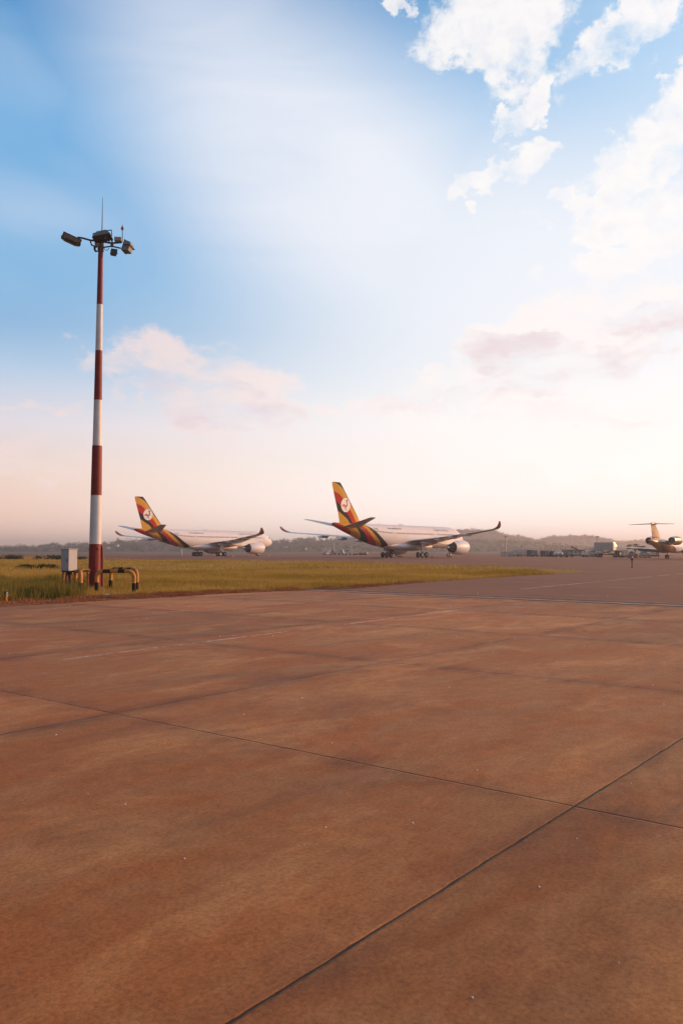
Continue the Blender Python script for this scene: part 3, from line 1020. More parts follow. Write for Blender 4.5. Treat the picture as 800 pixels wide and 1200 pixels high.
# low dark shrubs in the field at far left
for (px, py, wd, hg, n, lab) in [(22, 656.0, 13.0, 1.15, 5200, 'long low mound of dark shrubs at the back left of the grass field')]:
    c = at(px, py)
    out = []
    for k in range(26):
        xx = random.uniform(-wd, wd)
        out.append(crown_tris((xx, random.uniform(-1.5, 1.5), hg * 0.32 * (1.25 - abs(xx) / wd * 0.7)), 1.6, hg * 0.6 * (1.2 - abs(xx) / wd * 0.6), 200, 0.16, 3))
    o = tri_cloud('shrub_mound', np.concatenate(out), M['leaf_dark'])
    o.location = (c.x, c.y, 0)
    tag(o, lab, 'shrubs')
for (a, b, dn) in [((24, 666.5), (64, 666.5), 0)]:
    p, q = at(*a), at(*b)
    out = [crown_tris((p.x + (q.x - p.x) * random.random(), p.y + random.uniform(-.8, .8), 0.15), 0.7, 0.3, 120, 0.09, 3) for _ in range(24)]
    tag(tri_cloud('weed_patch', np.concatenate(out), M['leaf_dark']), 'narrow strip of dark weeds in the grass field at far left', 'weeds')

# flat crowned tree behind the service vehicles
TY = 305.0
tc_ = at_y(744, TY)
t = tag(empty('umbrella_tree', (tc_, TY, 0), 0, .74), 'flat topped spreading tree behind the baggage equipment at right', 'tree')
tr = MB()
tr.tube([(0, 0, 0), (-0.3, 0, 1.6), (0.2, 0, 2.8)], [0.42, 0.34, 0.26], 8)
for dx, dz in [(-3.6, 4.2), (-1.4, 4.8), (1.6, 4.6), (4.0, 3.6), (0.2, 4.9)]:
    tr.tube([(0.1, 0, 2.3), (dx * 0.5, 0.3, 3.3), (dx, 0, dz)], [0.2, 0.13, 0.06], 6)
tr.build('trunk', M['bark'], t)
out = [crown_tris((a, random.uniform(-1, 1), b), c, d, 300, 0.22, 4) for a, b, c, d in [(-4.2, 4.1, 1.9, .55), (-2.2, 4.9, 2.4, .75), (-0.3, 5.4, 2.0, .6), (1.6, 4.4, 2.2, .7), (3.6, 4.4, 2.3, .75), (5.0, 3.5, 1.8, .5), (-3.2, 3.4, 1.9, .5), (0.4, 3.5, 1.8, .5), (2.6, 3.2, 1.8, .4)]]
o = tri_cloud('crown', np.concatenate(out), M['leaf_dark'])
o.parent = t


# ------------------------------------------------------------------ wide body airliners
def airfoil(le, chord, thick, y, z, twist=0.0, n=9, f0=0.0, f1=1.0, vertical=False):
    """closed section; le = x of leading edge (aft is -x)"""
    up, lo = [], []
    for i in range(n):
        f = f0 + (f1 - f0) * (1 - math.cos(math.pi * i / (n - 1))) / 2
        t = 5 * thick * (0.2969 * math.sqrt(f) - 0.1260 * f - 0.3516 * f * f + 0.2843 * f ** 3 - 0.1015 * f ** 4)
        cmb = 0.0 if vertical else 0.02 * 4 * f * (1 - f)
        up.append((f, cmb + t))
        lo.append((f, cmb - t))
    pts = up + list(reversed(lo[1:] if f0 == 0 else lo))
    out = []
    for f, t in pts:
        xx = le - f * chord
        zz = t * chord - (f - 0.3) * chord * math.tan(-twist)
        out.append((xx, y + t * chord, z) if vertical else (xx, y, z + zz))
    return out


def livery_mat():
    m = bpy.data.materials.new('striped_livery_paint')
    m.use_nodes = True
    t = NT(m.node_tree)
    p = t.n['Principled BSDF']
    co = t.node('ShaderNodeTexCoord').outputs['Object']
    sp = t.node('ShaderNodeSeparateXYZ')
    t.l.new(co, sp.inputs[0])
    X, Z = sp.outputs[0], sp.outputs[2]
    xn = t.math('DIVIDE', t.math('ADD', X, 31.0), 25.0, clamp=True)
    zn = t.math('DIVIDE', Z, 20.0)

    def curve(pts):
        nd = t.node('ShaderNodeFloatCurve')
        cv = nd.mapping.curves[0]
        nd.mapping.use_clip = False
        P = [((x + 31.0) / 25.0, z / 20.0) for x, z in pts]
        P = [(-0.01, P[0][1])] + P + [(1.01, P[-1][1] - 0.0)] if P[-1][0] < 1 else P
        P = [(min(max(a, 0), 1), b) for a, b in P]
        while len(cv.points) > 2:
            cv.points.remove(cv.points[1])
        cv.points[0].location = P[0]
        cv.points[1].location = P[-1]
        for q in P[1:-1]:
            cv.points.new(*q)
        for q in cv.points:
            q.handle_type = 'AUTO'
        nd.mapping.update()
        t.l.new(xn, nd.inputs['Value'])
        return nd.outputs[0]
    c0 = curve([(-30.5, 24.0), (-22.0, 15.5), (-19.9, 10.0), (-18.8, 8.1), (-16.1, 6.6), (-13.3, 4.8), (-10.1, 3.3), (-8, 2.2), (-7, 1.0)])
    c1 = curve([(-30.5, 18.2), (-28.8, 17.3), (-27, 16.7), (-25.7, 16.0), (-24.1, 14.4), (-22.5, 12.4), (-20.5, 10.2), (-19.2, 8.6), (-16.8, 6.1), (-13.7, 4.1), (-11, 2.6), (-9.8, 1.0)])
    c2 = curve([(-30.5, 15.9), (-27.9, 15), (-26.6, 14.5), (-25.4, 13.6), (-23.8, 12), (-22.2, 10.4), (-20.6, 8.3), (-18.5, 6.4), (-16.1, 4.6), (-13, 2.9), (-11.5, 1.0)])
    c3 = curve([(-30.5, 14.6), (-27.1, 12.6), (-25.7, 11.5), (-24.1, 10.4), (-22.7, 9), (-21.5, 7.4), (-19.8, 6.1), (-18, 4.7), (-15.8, 3.3), (-14, 1.0)])
    c4 = curve([(-30.5, 12.2), (-26.5, 10.5), (-25.1, 9.7), (-23.8, 8.9), (-22.5, 7.2), (-20.8, 5.7), (-18.9, 4.1), (-17, 1.0)])
    c5 = curve([(-30.5, 8.6), (-27.9, 8.0), (-25.4, 7.0), (-23.8, 6.2), (-22.1, 5.1), (-20.4, 3.8), (-18.5, 1.0)])
    white, black, yel, red = (0.80, 0.765, 0.775), (0.012, 0.010, 0.010), (0.62, 0.32, 0.026), (0.46, 0.014, 0.007)
    col = white
    first = True
    for c, k in ((c0, black), (c1, yel), (c2, red), (c3, black), (c4, yel), (c5, red)):
        fac = t.math('LESS_THAN', zn, c)
        # the white forward fuselage stays white
        col = t.mix(fac, col if not first else white, k)
        first = False
    onb = t.math('LESS_THAN', X, -6.9)
    col = t.mix(onb, white, col)
    n = t.noise(t.mapping(co, scale=(0.4, 1, 1)), 0.8, 5, 0.6)
    col = t.mix(1.0, col, t.ramp(n, [(0.3, (0.93, 0.92, 0.91)), (0.7, (1.0, 1.0, 1.0))]), 'MULTIPLY')
    t.l.new(col, p.inputs['Base Color'])
    p.inputs['Roughness'].default_value = 0.75
    p.inputs['Specular IOR Level'].default_value = 0.15
    p.inputs['Coat Weight'].default_value = 0.0
    return m


M['livery'] = livery_mat()
FUS = [(0.0, 4.42, .03, .03), (.12, 4.44, .32, .32), (.4, 4.48, .62, .62), (1, 4.60, 1.05, 1.1), (1.8, 4.74, 1.45, 1.52), (2.8, 4.90, 1.86, 1.92), (4, 5.06, 2.26, 2.28), (5.4, 5.19, 2.56, 2.56),
       (7, 5.27, 2.75, 2.74), (9, 5.30, 2.82, 2.82), (14, 5.3, 2.82, 2.82), (20, 5.3, 2.82, 2.82), (26, 5.3, 2.82, 2.82), (32, 5.3, 2.82, 2.82), (36, 5.3, 2.82, 2.82), (39, 5.36, 2.76, 2.8), (42, 5.56, 2.56, 2.68), (45, 5.88, 2.24, 2.45),
       (48, 6.28, 1.84, 2.12), (51, 6.72, 1.38, 1.7), (54, 7.15, .95, 1.22), (56, 7.45, .66, .84), (57.2, 7.66, .45, .55), (57.6, 7.72, .33, .38)]
FN = 28.9


def fus_pt(n, ang, off=0.0):
    """point on the skin: n metres behind the nose, ang degrees from the top, + = port"""
    a = [f[0] for f in FUS]
    zc, rz, ry = (np.interp(n, a, [f[k] for f in FUS]) for k in (1, 2, 3))
    s, c = math.sin(R(ang)), math.cos(R(ang))
    return (FN - n, (ry + off) * s, zc + (rz + off) * c)


def patch(mb, n0, n1, a0, a1, off=0.012, mi=0, k=4):
    """a curved panel laid 12 mm proud of the skin"""
    vs = []
    for i in range(k + 1):
        for j in range(k + 1):
            vs.append(fus_pt(n0 + (n1 - n0) * i / k, a0 + (a1 - a0) * j / k, off))
    fs = [(i * (k + 1) + j, i * (k + 1) + j + 1, (i + 1) * (k + 1) + j + 1, (i + 1) * (k + 1) + j) for i in range(k) for j in range(k)]
    mb.add(vs, fs, mi)


FONT_CACHE = {}


def text_mesh(body, size, thick=0.01):
    cu = bpy.data.curves.new('lettering', 'FONT')
    cu.body = body
    cu.size = size
    cu.extrude = thick
    o = bpy.data.objects.new('lettering', cu)
    COL.objects.link(o)
    dg = bpy.context.evaluated_depsgraph_get()
    me = bpy.data.meshes.new_from_object(o.evaluated_get(dg))
    vs = [v.co[:] for v in me.vertices]
    fs = [tuple(p.vertices) for p in me.polygons]
    bpy.data.objects.remove(o)
    return vs, fs


M['decal'] = mat('dark_lettering', (0.10, 0.09, 0.09), 0.4, var=0.05)
M['decal_red'] = mat('red_lettering', (0.5, 0.03, 0.02), 0.4, var=0.05)


def airliner(loc, rz):
    t = empty('airliner', loc, rz)
    # fuselage
    mb = MB()
    N = 48
    secs = [[(FN - n, ry * math.sin(2 * math.pi * k / N), zc + rz_ * math.cos(2 * math.pi * k / N)) for k in range(N)] for n, zc, rz_, ry in FUS]
    dense = []
    for i in range(len(secs) - 1):
        m_ = 3 if i > 8 else 2
        for q in range(m_):
            f = q / m_
            dense.append([tuple(a * (1 - f) + b * f for a, b in zip(p, r)) for p, r in zip(secs[i], secs[i + 1])])
    dense.append(secs[-1])
    mb.loft(dense)
    fus = mb.build('fuselage', M['livery'], t, smooth=50)
    # exhaust of the auxiliary power unit
    MB().lathe([(FN - 57.55, 0.30), (FN - 57.9, 0.26), (FN - 57.9, 0.18), (FN - 57.5, 0.15)], (0, 0, 7.72), 'X', 20).build('exhaust', M['dark'], fus, smooth=40)
    # belly fairing
    mb = MB()
    prof = [(12.5, 2.9, 0.25, .5), (10.5, 2.85, .62, 1.8), (8, 2.8, .80, 2.6), (4, 2.78, .86, 3.0), (0, 2.78, .86, 3.05), (-4, 2.85, .78, 2.8), (-7.5, 2.95, .6, 2.1), (-10, 3.05, .35, 1.1)]
    mb.loft([[(x, ry * math.sin(2 * math.pi * k / 28), zc + rz_ * 1.25 * math.cos(2 * math.pi * k / 28)) for k in range(28)] for x, zc, rz_, ry in prof])
    mb.build('belly_fairing', M['white'], t, smooth=60)
    for sgn in (-1, 1):
        # wing
        W = [(0.6, 11.2, 13.2, .135, 3.55, 4), (2.8, 9.6, 11.4, .13, 3.75, 3), (6.0, 7.5, 9.3, .12, 4.15, 2.4), (9.4, 5.3, 7.3, .115, 4.55, 1.6), (14, 2.4, 6.0, .11, 5.0, .8), (19, -.7, 4.9, .105, 5.5, 0), (24, -3.8, 3.85, .10, 5.95, -.6), (28, -6.3, 3.05, .095, 6.3, -1), (30.2, -7.9, 2.5, .09, 6.55, -1)]
        mb = MB()
        mb.loft([airfoil(le, ch, th, sgn * y, z, R(tw)) for y, le, ch, th, z, tw in W])
        wg = mb.build('wing', M['wing_grey'], t, smooth=40)
        mb = MB()
        WL = [(30.2, -7.9, 2.5, .09, 6.55), (30.9, -8.5, 2.2, .085, 6.75), (31.5, -9.2, 1.75, .08, 7.1), (31.9, -9.95, 1.25, .08, 7.6), (32.1, -10.6, .7, .08, 8.15)]
        secs = []
        for i, (y, le, ch, th, z) in enumerate(WL):
            s = airfoil(le, ch, th, 0, 0)
            tl = R([8, 25, 45, 62, 75][i])
            secs.append([(p[0], sgn * (y - p[2] * math.sin(tl)), z + p[2] * math.cos(tl)) for p in s])
        mb.loft(secs)
        mb.build('winglet', M['winglet'], wg, smooth=50)
        # flap track fairings
        for y, xx, zz in ((7.3, -1.2, 3.65), (12.0, -2.8, 4.35), (16.5, -4.4, 4.85), (21.5, -6.0, 5.4)):
            ff = MB().lathe([(2.6, .02), (2.0, .18), (1.0, .28), (-.6, .28), (-1.8, .16), (-2.5, .02)], (xx, sgn * y, zz), 'X', 12, sy=1.3)
            ff.build('flap_fairing', M['wing_grey'], wg, smooth=50)
        # tail plane
        mb = MB()
        S = [(0.4, -19.4, 7.2, .10, 7.0), (1.2, -20.2, 6.3, .10, 7.15), (5, -22.8, 4.2, .095, 8.0), (9.3, -25.4, 2.3, .09, 8.95), (9.75, -26.0, 1.7, .08, 9.02)]
        mb.loft([airfoil(le, ch, th, sgn * y, z) for y, le, ch, th, z in S])
        mb.build('tail_plane', M['wing_grey'], t, smooth=40)
        # engine
        cx, cy, cz = 0, sgn * 9.4, 2.58
        mb = MB()
        mb.lathe([(12.9, 1.28), (13.35, 1.33), (13.75, 1.48), (13.82, 1.56), (13.7, 1.68), (13.2, 1.80), (12.2, 1.87), (11, 1.88), (9.8, 1.82), (8.6, 1.66), (7.6, 1.44), (7.62, 1.40), (8.6, 1.52), (10, 1.4)], (0, cy, cz), 'X', 48)
        nac = mb.build('nacelle', M['white'], t, smooth=40)
        MB().lathe([(13.35, 1.34), (13.76, 1.485), (13.83, 1.56), (13.71, 1.69), (13.45, 1.755)], (0, cy, cz), 'X', 48).build('intake_lip', M['metal'], nac, smooth=60)
        mb = MB().lathe([(12.7, 1.32), (12.72, .3)], (0, cy, cz), 'X', 48)
        for k in range(20):
            a = 2 * math.pi * k / 20
            mb.box((12.85, cy + .8 * math.sin(a), cz + .8 * math.cos(a)), (.12, .05, 1.0), tilt=('X', -a))
        fan = mb.build('fan', M['dark'], nac, smooth=30)
        MB().lathe([(12.7, .34), (13.0, .28), (13.35, .12), (13.45, .01)], (0, cy, cz), 'X', 24).build('spinner', M['wing_grey'], fan, smooth=60)
        MB().lathe([(10, 1.38), (9.9, .9), (8.4, .98), (7.0, .82), (6.0, .62), (5.95, .56), (6.6, .5)], (0, cy, cz), 'X', 36).build('core_cowl', M['dark'], nac, smooth=40)
        MB().lathe([(6.5, .46), (5.8, .36), (4.9, .06), (4.85, 0.0)], (0, cy, cz), 'X', 24).build('exhaust_cone', M['metal'], nac, smooth=60)
        mb = MB()
        secs = []
        for x, z0, z1, wd in ((12.4, 4.25, 4.4, .12), (10.5, 4.2, 4.75, .30), (8, 3.9, 4.95, .34), (5.5, 3.3, 4.7, .32), (3, 3.35, 4.5, .26), (.4, 3.7, 4.2, .06)):
            secs.append([(x, cy - wd, z0), (x, cy + wd, z0), (x, cy + wd, z1), (x, cy - wd, z1)])
        mb.loft(secs)
        mb.build('pylon', M['white'], t, smooth=30)
        # main gear
        mb = MB().tube([(0, sgn * 4.9, 4.2), (0, sgn * 5.3, 1.6), (0, sgn * 5.34, .75)], [.24, .22, .17], 14)
        mb.tube([(1.6, sgn * 3.4, 3.6), (0.1, sgn * 5.25, 1.7)], .11, 8).tube([(.95, sgn * 5.34, .74), (-.95, sgn * 5.34, .74)], .15, 10)
        for ax in (-.95, .95):
            mb.tube([(ax, sgn * 5.34 - .8, .72), (ax, sgn * 5.34 + .8, .72)], .09, 10)
        lg = mb.build('main_gear', M['gear'], t, smooth=40)
        for ax in (-.95, .95):
            for wy in (-.62, .62):
                wheel(lg, (ax, sgn * 5.34 + wy, .70), .70, .42)
        MB().box((-.1, sgn * 5.75, 2.7), (1.5, .06, 2.0), bev=.02).build('gear_door', M['white'], t)
    mb = MB().tube([(22.2, 0, 3.2), (22.2, 0, .6)], [.14, .11], 12).tube([(23.6, 0, 2.9), (22.3, 0, 1.5)], .07, 8).tube([(22.2, -.45, .53), (22.2, .45, .53)], .07, 8)
    ng = mb.build('nose_gear', M['gear'], t, smooth=40)
    for wy in (-.36, .36):
        wheel(ng, (22.2, wy, .53), .53, .3)
    for sy in (-.55, .55):
        MB().box((22.9, sy, 2.35), (1.9, .05, .7), bev=.015).build('gear_door', M['white'], t)
    # fin and rudder
    FIN = [(7.2, -16.6, 9.9), (8.1, -18.3, 8.1), (10.5, -20.3, 6.7), (14, -23.3, 4.95), (16.6, -25.5, 3.6), (17.25, -26.2, 2.9)]
    mb = MB()
    mb.loft([airfoil(le, ch, .10, 0, z, f1=.70, vertical=True) for z, le, ch in FIN])
    fin = mb.build('fin', M['livery'], t, smooth=40)
    mb = MB()
    mb.loft([airfoil(le, ch, .10, 0, z, f0=.705, n=5, vertical=True) for z, le, ch in FIN[1:]])
    mb.build('rudder', M['livery'], t, smooth=40)
    # round crest on both sides of the fin
    for sgn in (-1, 1):
        def put(pts, y):
            return [(-24.5 + a, sgn * y(a), 12.15 + b) for a, b in pts]
        def ysurf(a, lift=.015):
            return 0.245 + 0.045 * a + lift
        disc = [(1.62 * math.cos(2 * math.pi * k / 40), 1.62 * math.sin(2 * math.pi * k / 40)) for k in range(40)]
        mb = MB()
        front = put(disc, lambda a: ysurf(a, .035))
        backp = put(disc, lambda a: ysurf(a, -.08))
        mb.loft([backp, front])
        em = mb.build('fin_emblem', M['white'], fin)
        # crane figure: body, neck, head with crown, tail plumes and leg
        cr = MB()
        def shape(pts, mi=0):
            f = put(pts, lambda a: ysurf(a, .055))
            g = put(pts, lambda a: ysurf(a, .03))
            cr.loft([g, f], mi)
        shape([(.10, 1.18), (.38, 1.34), (.70, 1.24), (1.0, 1.02), (.66, 1.02), (.60, .74), (.72, .38), (.70, .0), (.48, -.34), (.12, -.52), (-.22, -.48), (-.02, -.18), (.22, .06), (.34, .34), (.26, .64), (.16, .92)])
        shape([(.02, -.06), (-.36, .20), (-.82, .24), (-1.16, -.04), (-1.22, -.44), (-.94, -.30), (-.66, -.36), (-.40, -.52), (-.16, -.50)], 1)
        shape([(.06, -.50), (.22, -.50), (.20, -.86), (.42, -1.24), (.22, -1.24), (.04, -.88)])
        shape([(-.22, -.50), (-.06, -.52), (-.20, -.90), (-.58, -1.04), (-.34, -.82)])
        cr.build('crane_figure', [M['decal'], M['decal_red']], em)
    # cabin windows, starboard side one by one, port side in one row
    tmpl = None
    cnt = 0
    for n in np.arange(7.8, 50.0, 0.56):
        if any(abs(n - d) < 0.75 for d in (6.6, 18.6, 37.2, 47.6)):
            continue
        mb = MB()
        patch(mb, n - .15, n + .15, -72, -80, .012, k=2)
        mb.build('window', M['cabin_glass'], t)
        cnt += 1
    mb = MB()
    for n in np.arange(7.8, 50.0, 0.56):
        if not any(abs(n - d) < 0.75 for d in (6.6, 18.6, 37.2, 47.6)):
            patch(mb, n - .13, n + .13, 72.5, 79.5, .012, k=1)
    tag(mb.build('window', M['cabin_glass'], t), kind='stuff')
    for n in (6.6, 18.6, 37.2, 47.6):
        for sg in (-1, 1):
            mb = MB()
            patch(mb, n - .55, n + .55, sg * 66, sg * 104, .016)
            d = mb.build('door', M['door'] if n < 40 else M['livery'], t, smooth=60)
            mb = MB()
            patch(mb, n - .1, n + .1, sg * 74, sg * 79, .03, k=1)
            mb.build('door_window', M['cabin_glass'], d)
    # cockpit windows
    for sg in (-1, 1):
        for n0, n1, a0, a1 in ((1.75, 2.5, 4, 24), (1.95, 2.85, 27, 47), (2.45, 3.35, 50, 66)):
            mb = MB()
            patch(mb, n0, n1, sg * a0, sg * a1, .02)
            mb.build('cockpit_window', M['glass'], t, smooth=60)
    # aerials and the dome on the roof
    MB().loft([[(FN - 30 + x * k, y * k, 8.1 + h) for x, y in ((1.6, 0), (.8, .35), (-.8, .35), (-1.6, 0), (-.8, -.35), (.8, -.35))] for h, k in ((0, 1), (.18, .9), (.30, .6))]).build('radome', M['white'], t, smooth=50)
    for n, hh in ((14, .42), (24, .42), (39.5, .45)):
        MB().loft([[(FN - n + a - h, b, 8.06 + h) for a, b in ((.25, 0), (0, .03), (-.25, 0), (0, -.03))] for h in (0, hh)]).build('aerial', M['white'], t)
    # lettering on both sides
    for body, size, n_start, ang, mt in (('Uganda Airlines', 1.15, 11.0, 56, 'wing_grey'), ('www.ugandairlines.com', .62, 33.5, 54, 'decal'), ('5X-NIL', .45, 43.5, 66, 'decal')):
        vs, fs = text_mesh(body, size)
        wid = max(v[0] for v in vs)
        for sg in (-1, 1):
            out = []
            for x, y, z in vs:
                n = n_start + (wid - x if sg < 0 else x)
                a = [f[0] for f in FUS]
                rz_ = np.interp(n, a, [f[2] for f in FUS])
                out.append(fus_pt(n, sg * (ang - math.degrees(y / rz_)), .02 + z))
            mb = MB()
            mb.add(out, fs)
            mb.build('lettering', M[mt], t)
    return t


def wheel(parent, c, r, wd, mats=('tyre', 'gear')):
    x, y, z = c
    o = MB().lathe([(-wd / 2, r * .55), (-wd / 2, r * .86), (-wd * .36, r * .97), (0, r), (wd * .36, r * .97), (wd / 2, r * .86), (wd / 2, r * .55)], c, 'Y', 24).build('wheel', M[mats[0]], parent, smooth=40)
    MB().lathe([(-wd * .42, 0), (-wd * .42, r * .3), (-wd * .30, r * .56), (wd * .30, r * .56), (wd * .42, r * .3), (wd * .42, 0)], c, 'Y', 16).build('rim', M[mats[1]], o, smooth=40) if r > .4 else None
    return o


M['winglet'] = mat('maroon_winglet_paint', (0.16, 0.03, 0.025), 0.4, var=0.1)
M['door'] = mat('door_panel_paint', (0.72, 0.69, 0.70), 0.75, var=0.02, spec=0.15)
near_plane = airliner((15.81, 204.83, 0), 0.908)
tag(near_plane, 'nearer and larger white airliner in the middle with black, yellow and red striped tail', 'airliner', 'white airliners with striped tails')
far_plane = copy_tree(near_plane)
far_plane.location = (-41.33, 254.0, 0)
far_plane.rotation_euler.z = 0.925
tag(far_plane, 'farther, smaller looking white airliner at left, just right of the striped mast', 'airliner', 'white airliners with striped tails')


# ------------------------------------------------------------------ regional jet at the right edge
def jet_livery():
    m = bpy.data.materials.new('regional_jet_paint')
    m.use_nodes = True
    t = NT(m.node_tree)
    p = t.n['Principled BSDF']
    co = t.node('ShaderNodeTexCoord').outputs['Object']
    sp = t.node('ShaderNodeSeparateXYZ')
    t.l.new(co, sp.inputs[0])
    # bands run forward and down from the fin to the belly
    v = t.math('ADD', t.math('MULTIPLY', sp.outputs[0], 0.62), sp.outputs[2])
    bend = t.math('MULTIPLY', t.math('POWER', t.math('MAXIMUM', t.math('SUBTRACT', 4.4, sp.outputs[2]), 0.0), 2.0), 0.12)
    v = t.math('DIVIDE', t.math('ADD', t.math('SUBTRACT', v, bend), 8.0), 9.0, clamp=True)
    yel, red, blk, wh = (0.33, 0.155, 0.04), (0.15, 0.04, 0.022), (0.03, 0.02, 0.016), (0.78, 0.76, 0.76)
    col = t.ramp(v, [(0, red), (0.16, yel), (0.30, blk), (0.38, red), (0.50, yel), (0.66, blk), (0.73, wh)], 'CONSTANT')
    t.l.new(col, p.inputs['Base Color'])
    p.inputs['Roughness'].default_value = 0.3
    p.inputs['Coat Weight'].default_value = 0.2
    return m


M['jet'] = jet_livery()


def regional_jet(loc, rz):
    t = empty('regional_jet', loc, rz)
    J = [(-16.4, 3.75, .05), (-16.2, 3.7, .18), (-15.0, 3.55, .48), (-13, 3.25, .85), (-10.5, 2.95, 1.14), (-8, 2.75, 1.30), (-5, 2.65, 1.345), (0, 2.62, 1.345), (8, 2.62, 1.345), (15, 2.62, 1.345), (17, 2.55, 1.25), (18.8, 2.4, .98), (20, 2.2, .62), (20.7, 2.05, .25), (20.9, 2.0, .03)]
    N = 36
    mb = MB()
    mb.loft([[(x, r * math.sin(2 * math.pi * k / N), z + r * math.cos(2 * math.pi * k / N)) for k in range(N)] for x, z, r in J])
    mb.build('fuselage', M['jet'], t, smooth=50)
    MB().lathe([(5, .1), (3.8, 1.0), (0, 1.2), (-3.5, 1.05), (-5.5, .1)], (0, 0, 1.85), 'X', 20, sy=.55).build('belly_fairing', M['white'], t, smooth=60)
    # fin, tail plane on top
    mb = MB()
    mb.loft([airfoil(le, ch, .10, 0, z, vertical=True) for z, le, ch in [(3.6, -8.6, 6.0), (4.4, -10.0, 4.9), (5.6, -11.2, 3.9), (6.95, -12.5, 3.0)]])
    fin = mb.build('fin', M['jet'], t, smooth=40)
    MB().lathe([(-11.9, .02), (-12.3, .18), (-13.0, .28), (-14.4, .27), (-15.3, .16), (-15.9, .02)], (0, 0, 7.08), 'X', 18).build('fin_fairing', M['gold'], fin, smooth=60)
    mb = MB()
    mb.loft([airfoil(le, ch, .08, y, 7.05 - abs(y) * .035) for y, le, ch in [(-4.35, -14.9, .9), (-4.0, -14.3, 1.2), (0, -12.7, 2.4), (4.0, -14.3, 1.2), (4.35, -14.9, .9)]])
    mb.build('tail_plane', M['wing_grey'], t, smooth=40)
    for sg in (-1, 1):
        mb = MB()
        mb.loft([airfoil(le, ch, th, sg * y, z) for y, le, ch, th, z in [(1.0, 3.6, 5.2, .12, 1.75), (3.6, 1.9, 3.6, .11, 1.95), (8, -.3, 2.5, .1, 2.25), (11.5, -2.1, 1.7, .1, 2.5), (11.7, -2.4, 1.4, .08, 2.6)]])
        wg = mb.build('wing', M['wing_grey'], t, smooth=40)
        mb = MB()
        mb.loft([[(p[0], sg * (11.7 + i * .18), p[2] + i * .5) for p in airfoil(-2.4 - i * .4, 1.4 - i * .35, .08, 0, 2.6)] for i in range(3)])
        mb.build('winglet', M['gold'], wg, smooth=40)
        # flap let down behind the wing
        mb = MB()
        mb.loft([airfoil(le, 1.15, .12, sg * y, z, R(28)) for y, le, z in [(1.6, -1.6, 1.35), (4, -1.7, 1.6), (7.2, -2.3, 1.85)]])
        mb.build('flap', M['wing_grey'], wg, smooth=40)
        c = (0, sg * 2.28, 3.75)
        mb = MB().lathe([(-6.4, .68), (-6.1, .76), (-6.3, .85), (-7.2, .93), (-8.6, .91), (-9.8, .79), (-10.3, .70), (-10.3, .64), (-9.4, .64)], c, 'X', 30)
        nac = mb.build('nacelle', M['nacelle_dark'], t, smooth=40)
        MB().lathe([(-9.8, .80), (-10.31, .71), (-10.31, .63), (-9.9, .64)], c, 'X', 30).build('exhaust_ring', M['metal'], nac, smooth=40)
        MB().lathe([(-9.5, .63), (-9.52, .30), (-10.1, .22), (-10.7, .02)], c, 'X', 20).build('exhaust_cone', M['steel'], nac, smooth=40)
        MB().lathe([(-6.9, .68), (-6.85, .2), (-6.5, .02)], c, 'X', 20).build('fan', M['dark'], nac, smooth=40)
        mb = MB()
        mb.loft([[(x, sg * y, z) for x, z in ((-6.9, 3.55), (-6.9, 3.72), (-8.3, 3.84), (-9.8, 3.72), (-9.8, 3.6))] for y in (.9, 1.62)])
        mb.build('pylon', M['gold'], t)
        lg = MB().tube([(0, sg * 1.9, 2.0), (0, sg * 2.05, .45)], [.12, .09], 10).tube([(0, sg * 2.05 - .3, .43), (0, sg * 2.05 + .3, .43)], .06, 8).build('main_gear', M['gear'], t, smooth=40)
        for wy in (-.24, .24):
            wheel(lg, (0, sg * 2.05 + wy, .43), .43, .24)
        for n in range(22):
            x = 14.2 - n * .8
            MB().box((x, sg * 1.325, 2.95), (.26, .03, .38), bev=.008).build('window', M['glass'], t)
        MB().box((18.75, sg * .62, 3.05), (.8, .35, .34), rz=-sg * .5, bev=.05).build('cockpit_window', M['glass'], t)
    lg = MB().tube([(16.8, 0, 1.6), (16.8, 0, .35)], .07, 8).build('nose_gear', M['gear'], t)
    for wy in (-.17, .17):
        wheel(lg, (16.8, wy, .28), .28, .15)
    return t


M['nacelle_dark'] = mat('nacelle_paint', (0.20, 0.15, 0.12), 0.3, 0.2, var=0.1, coat=0.2)
jt = regional_jet((70.6, 171.0, 0), 0.873)
tag(jt, 'bronze tailed jet with rear engines and T tail, cut off by the right edge', 'jet')


# ------------------------------------------------------------------ floodlight mast
mc = at(111, 690)
mx, my = mc.x, mc.y
mast = empty('floodlight_mast', (mx, my, 0))
tag(mast, 'tall red and white banded floodlight mast beside the apron', 'floodlight mast')
TOPZ = z_at(286, my)


def prad(z):
    f = z / TOPZ
    return 0.265 * (1 - f) + 0.105 * f


_r = ray(118.3, 288)
LEAN = (_r.x / _r.y * my - mx) / TOPZ
bands = [0.0] + [z_at(q, my) for q in (637.5, 580.5, 522.5, 469, 411, 357)] + [TOPZ]
joints = {3: .012, 5: .01}
for i in range(7):
    z0, z1 = bands[i], bands[i + 1]
    mb = MB()
    pts = [(LEAN * z, 0, z) for z in np.linspace(z0, z1, 6)]
    rs = [prad(z) + (0.018 if i <= 2 else 0.0) for z in np.linspace(z0, z1, 6)]
    mb.tube(pts, rs, 28)
    mb.build('pole', M['red'] if i % 2 == 0 else M['white_band'], mast, smooth=40)
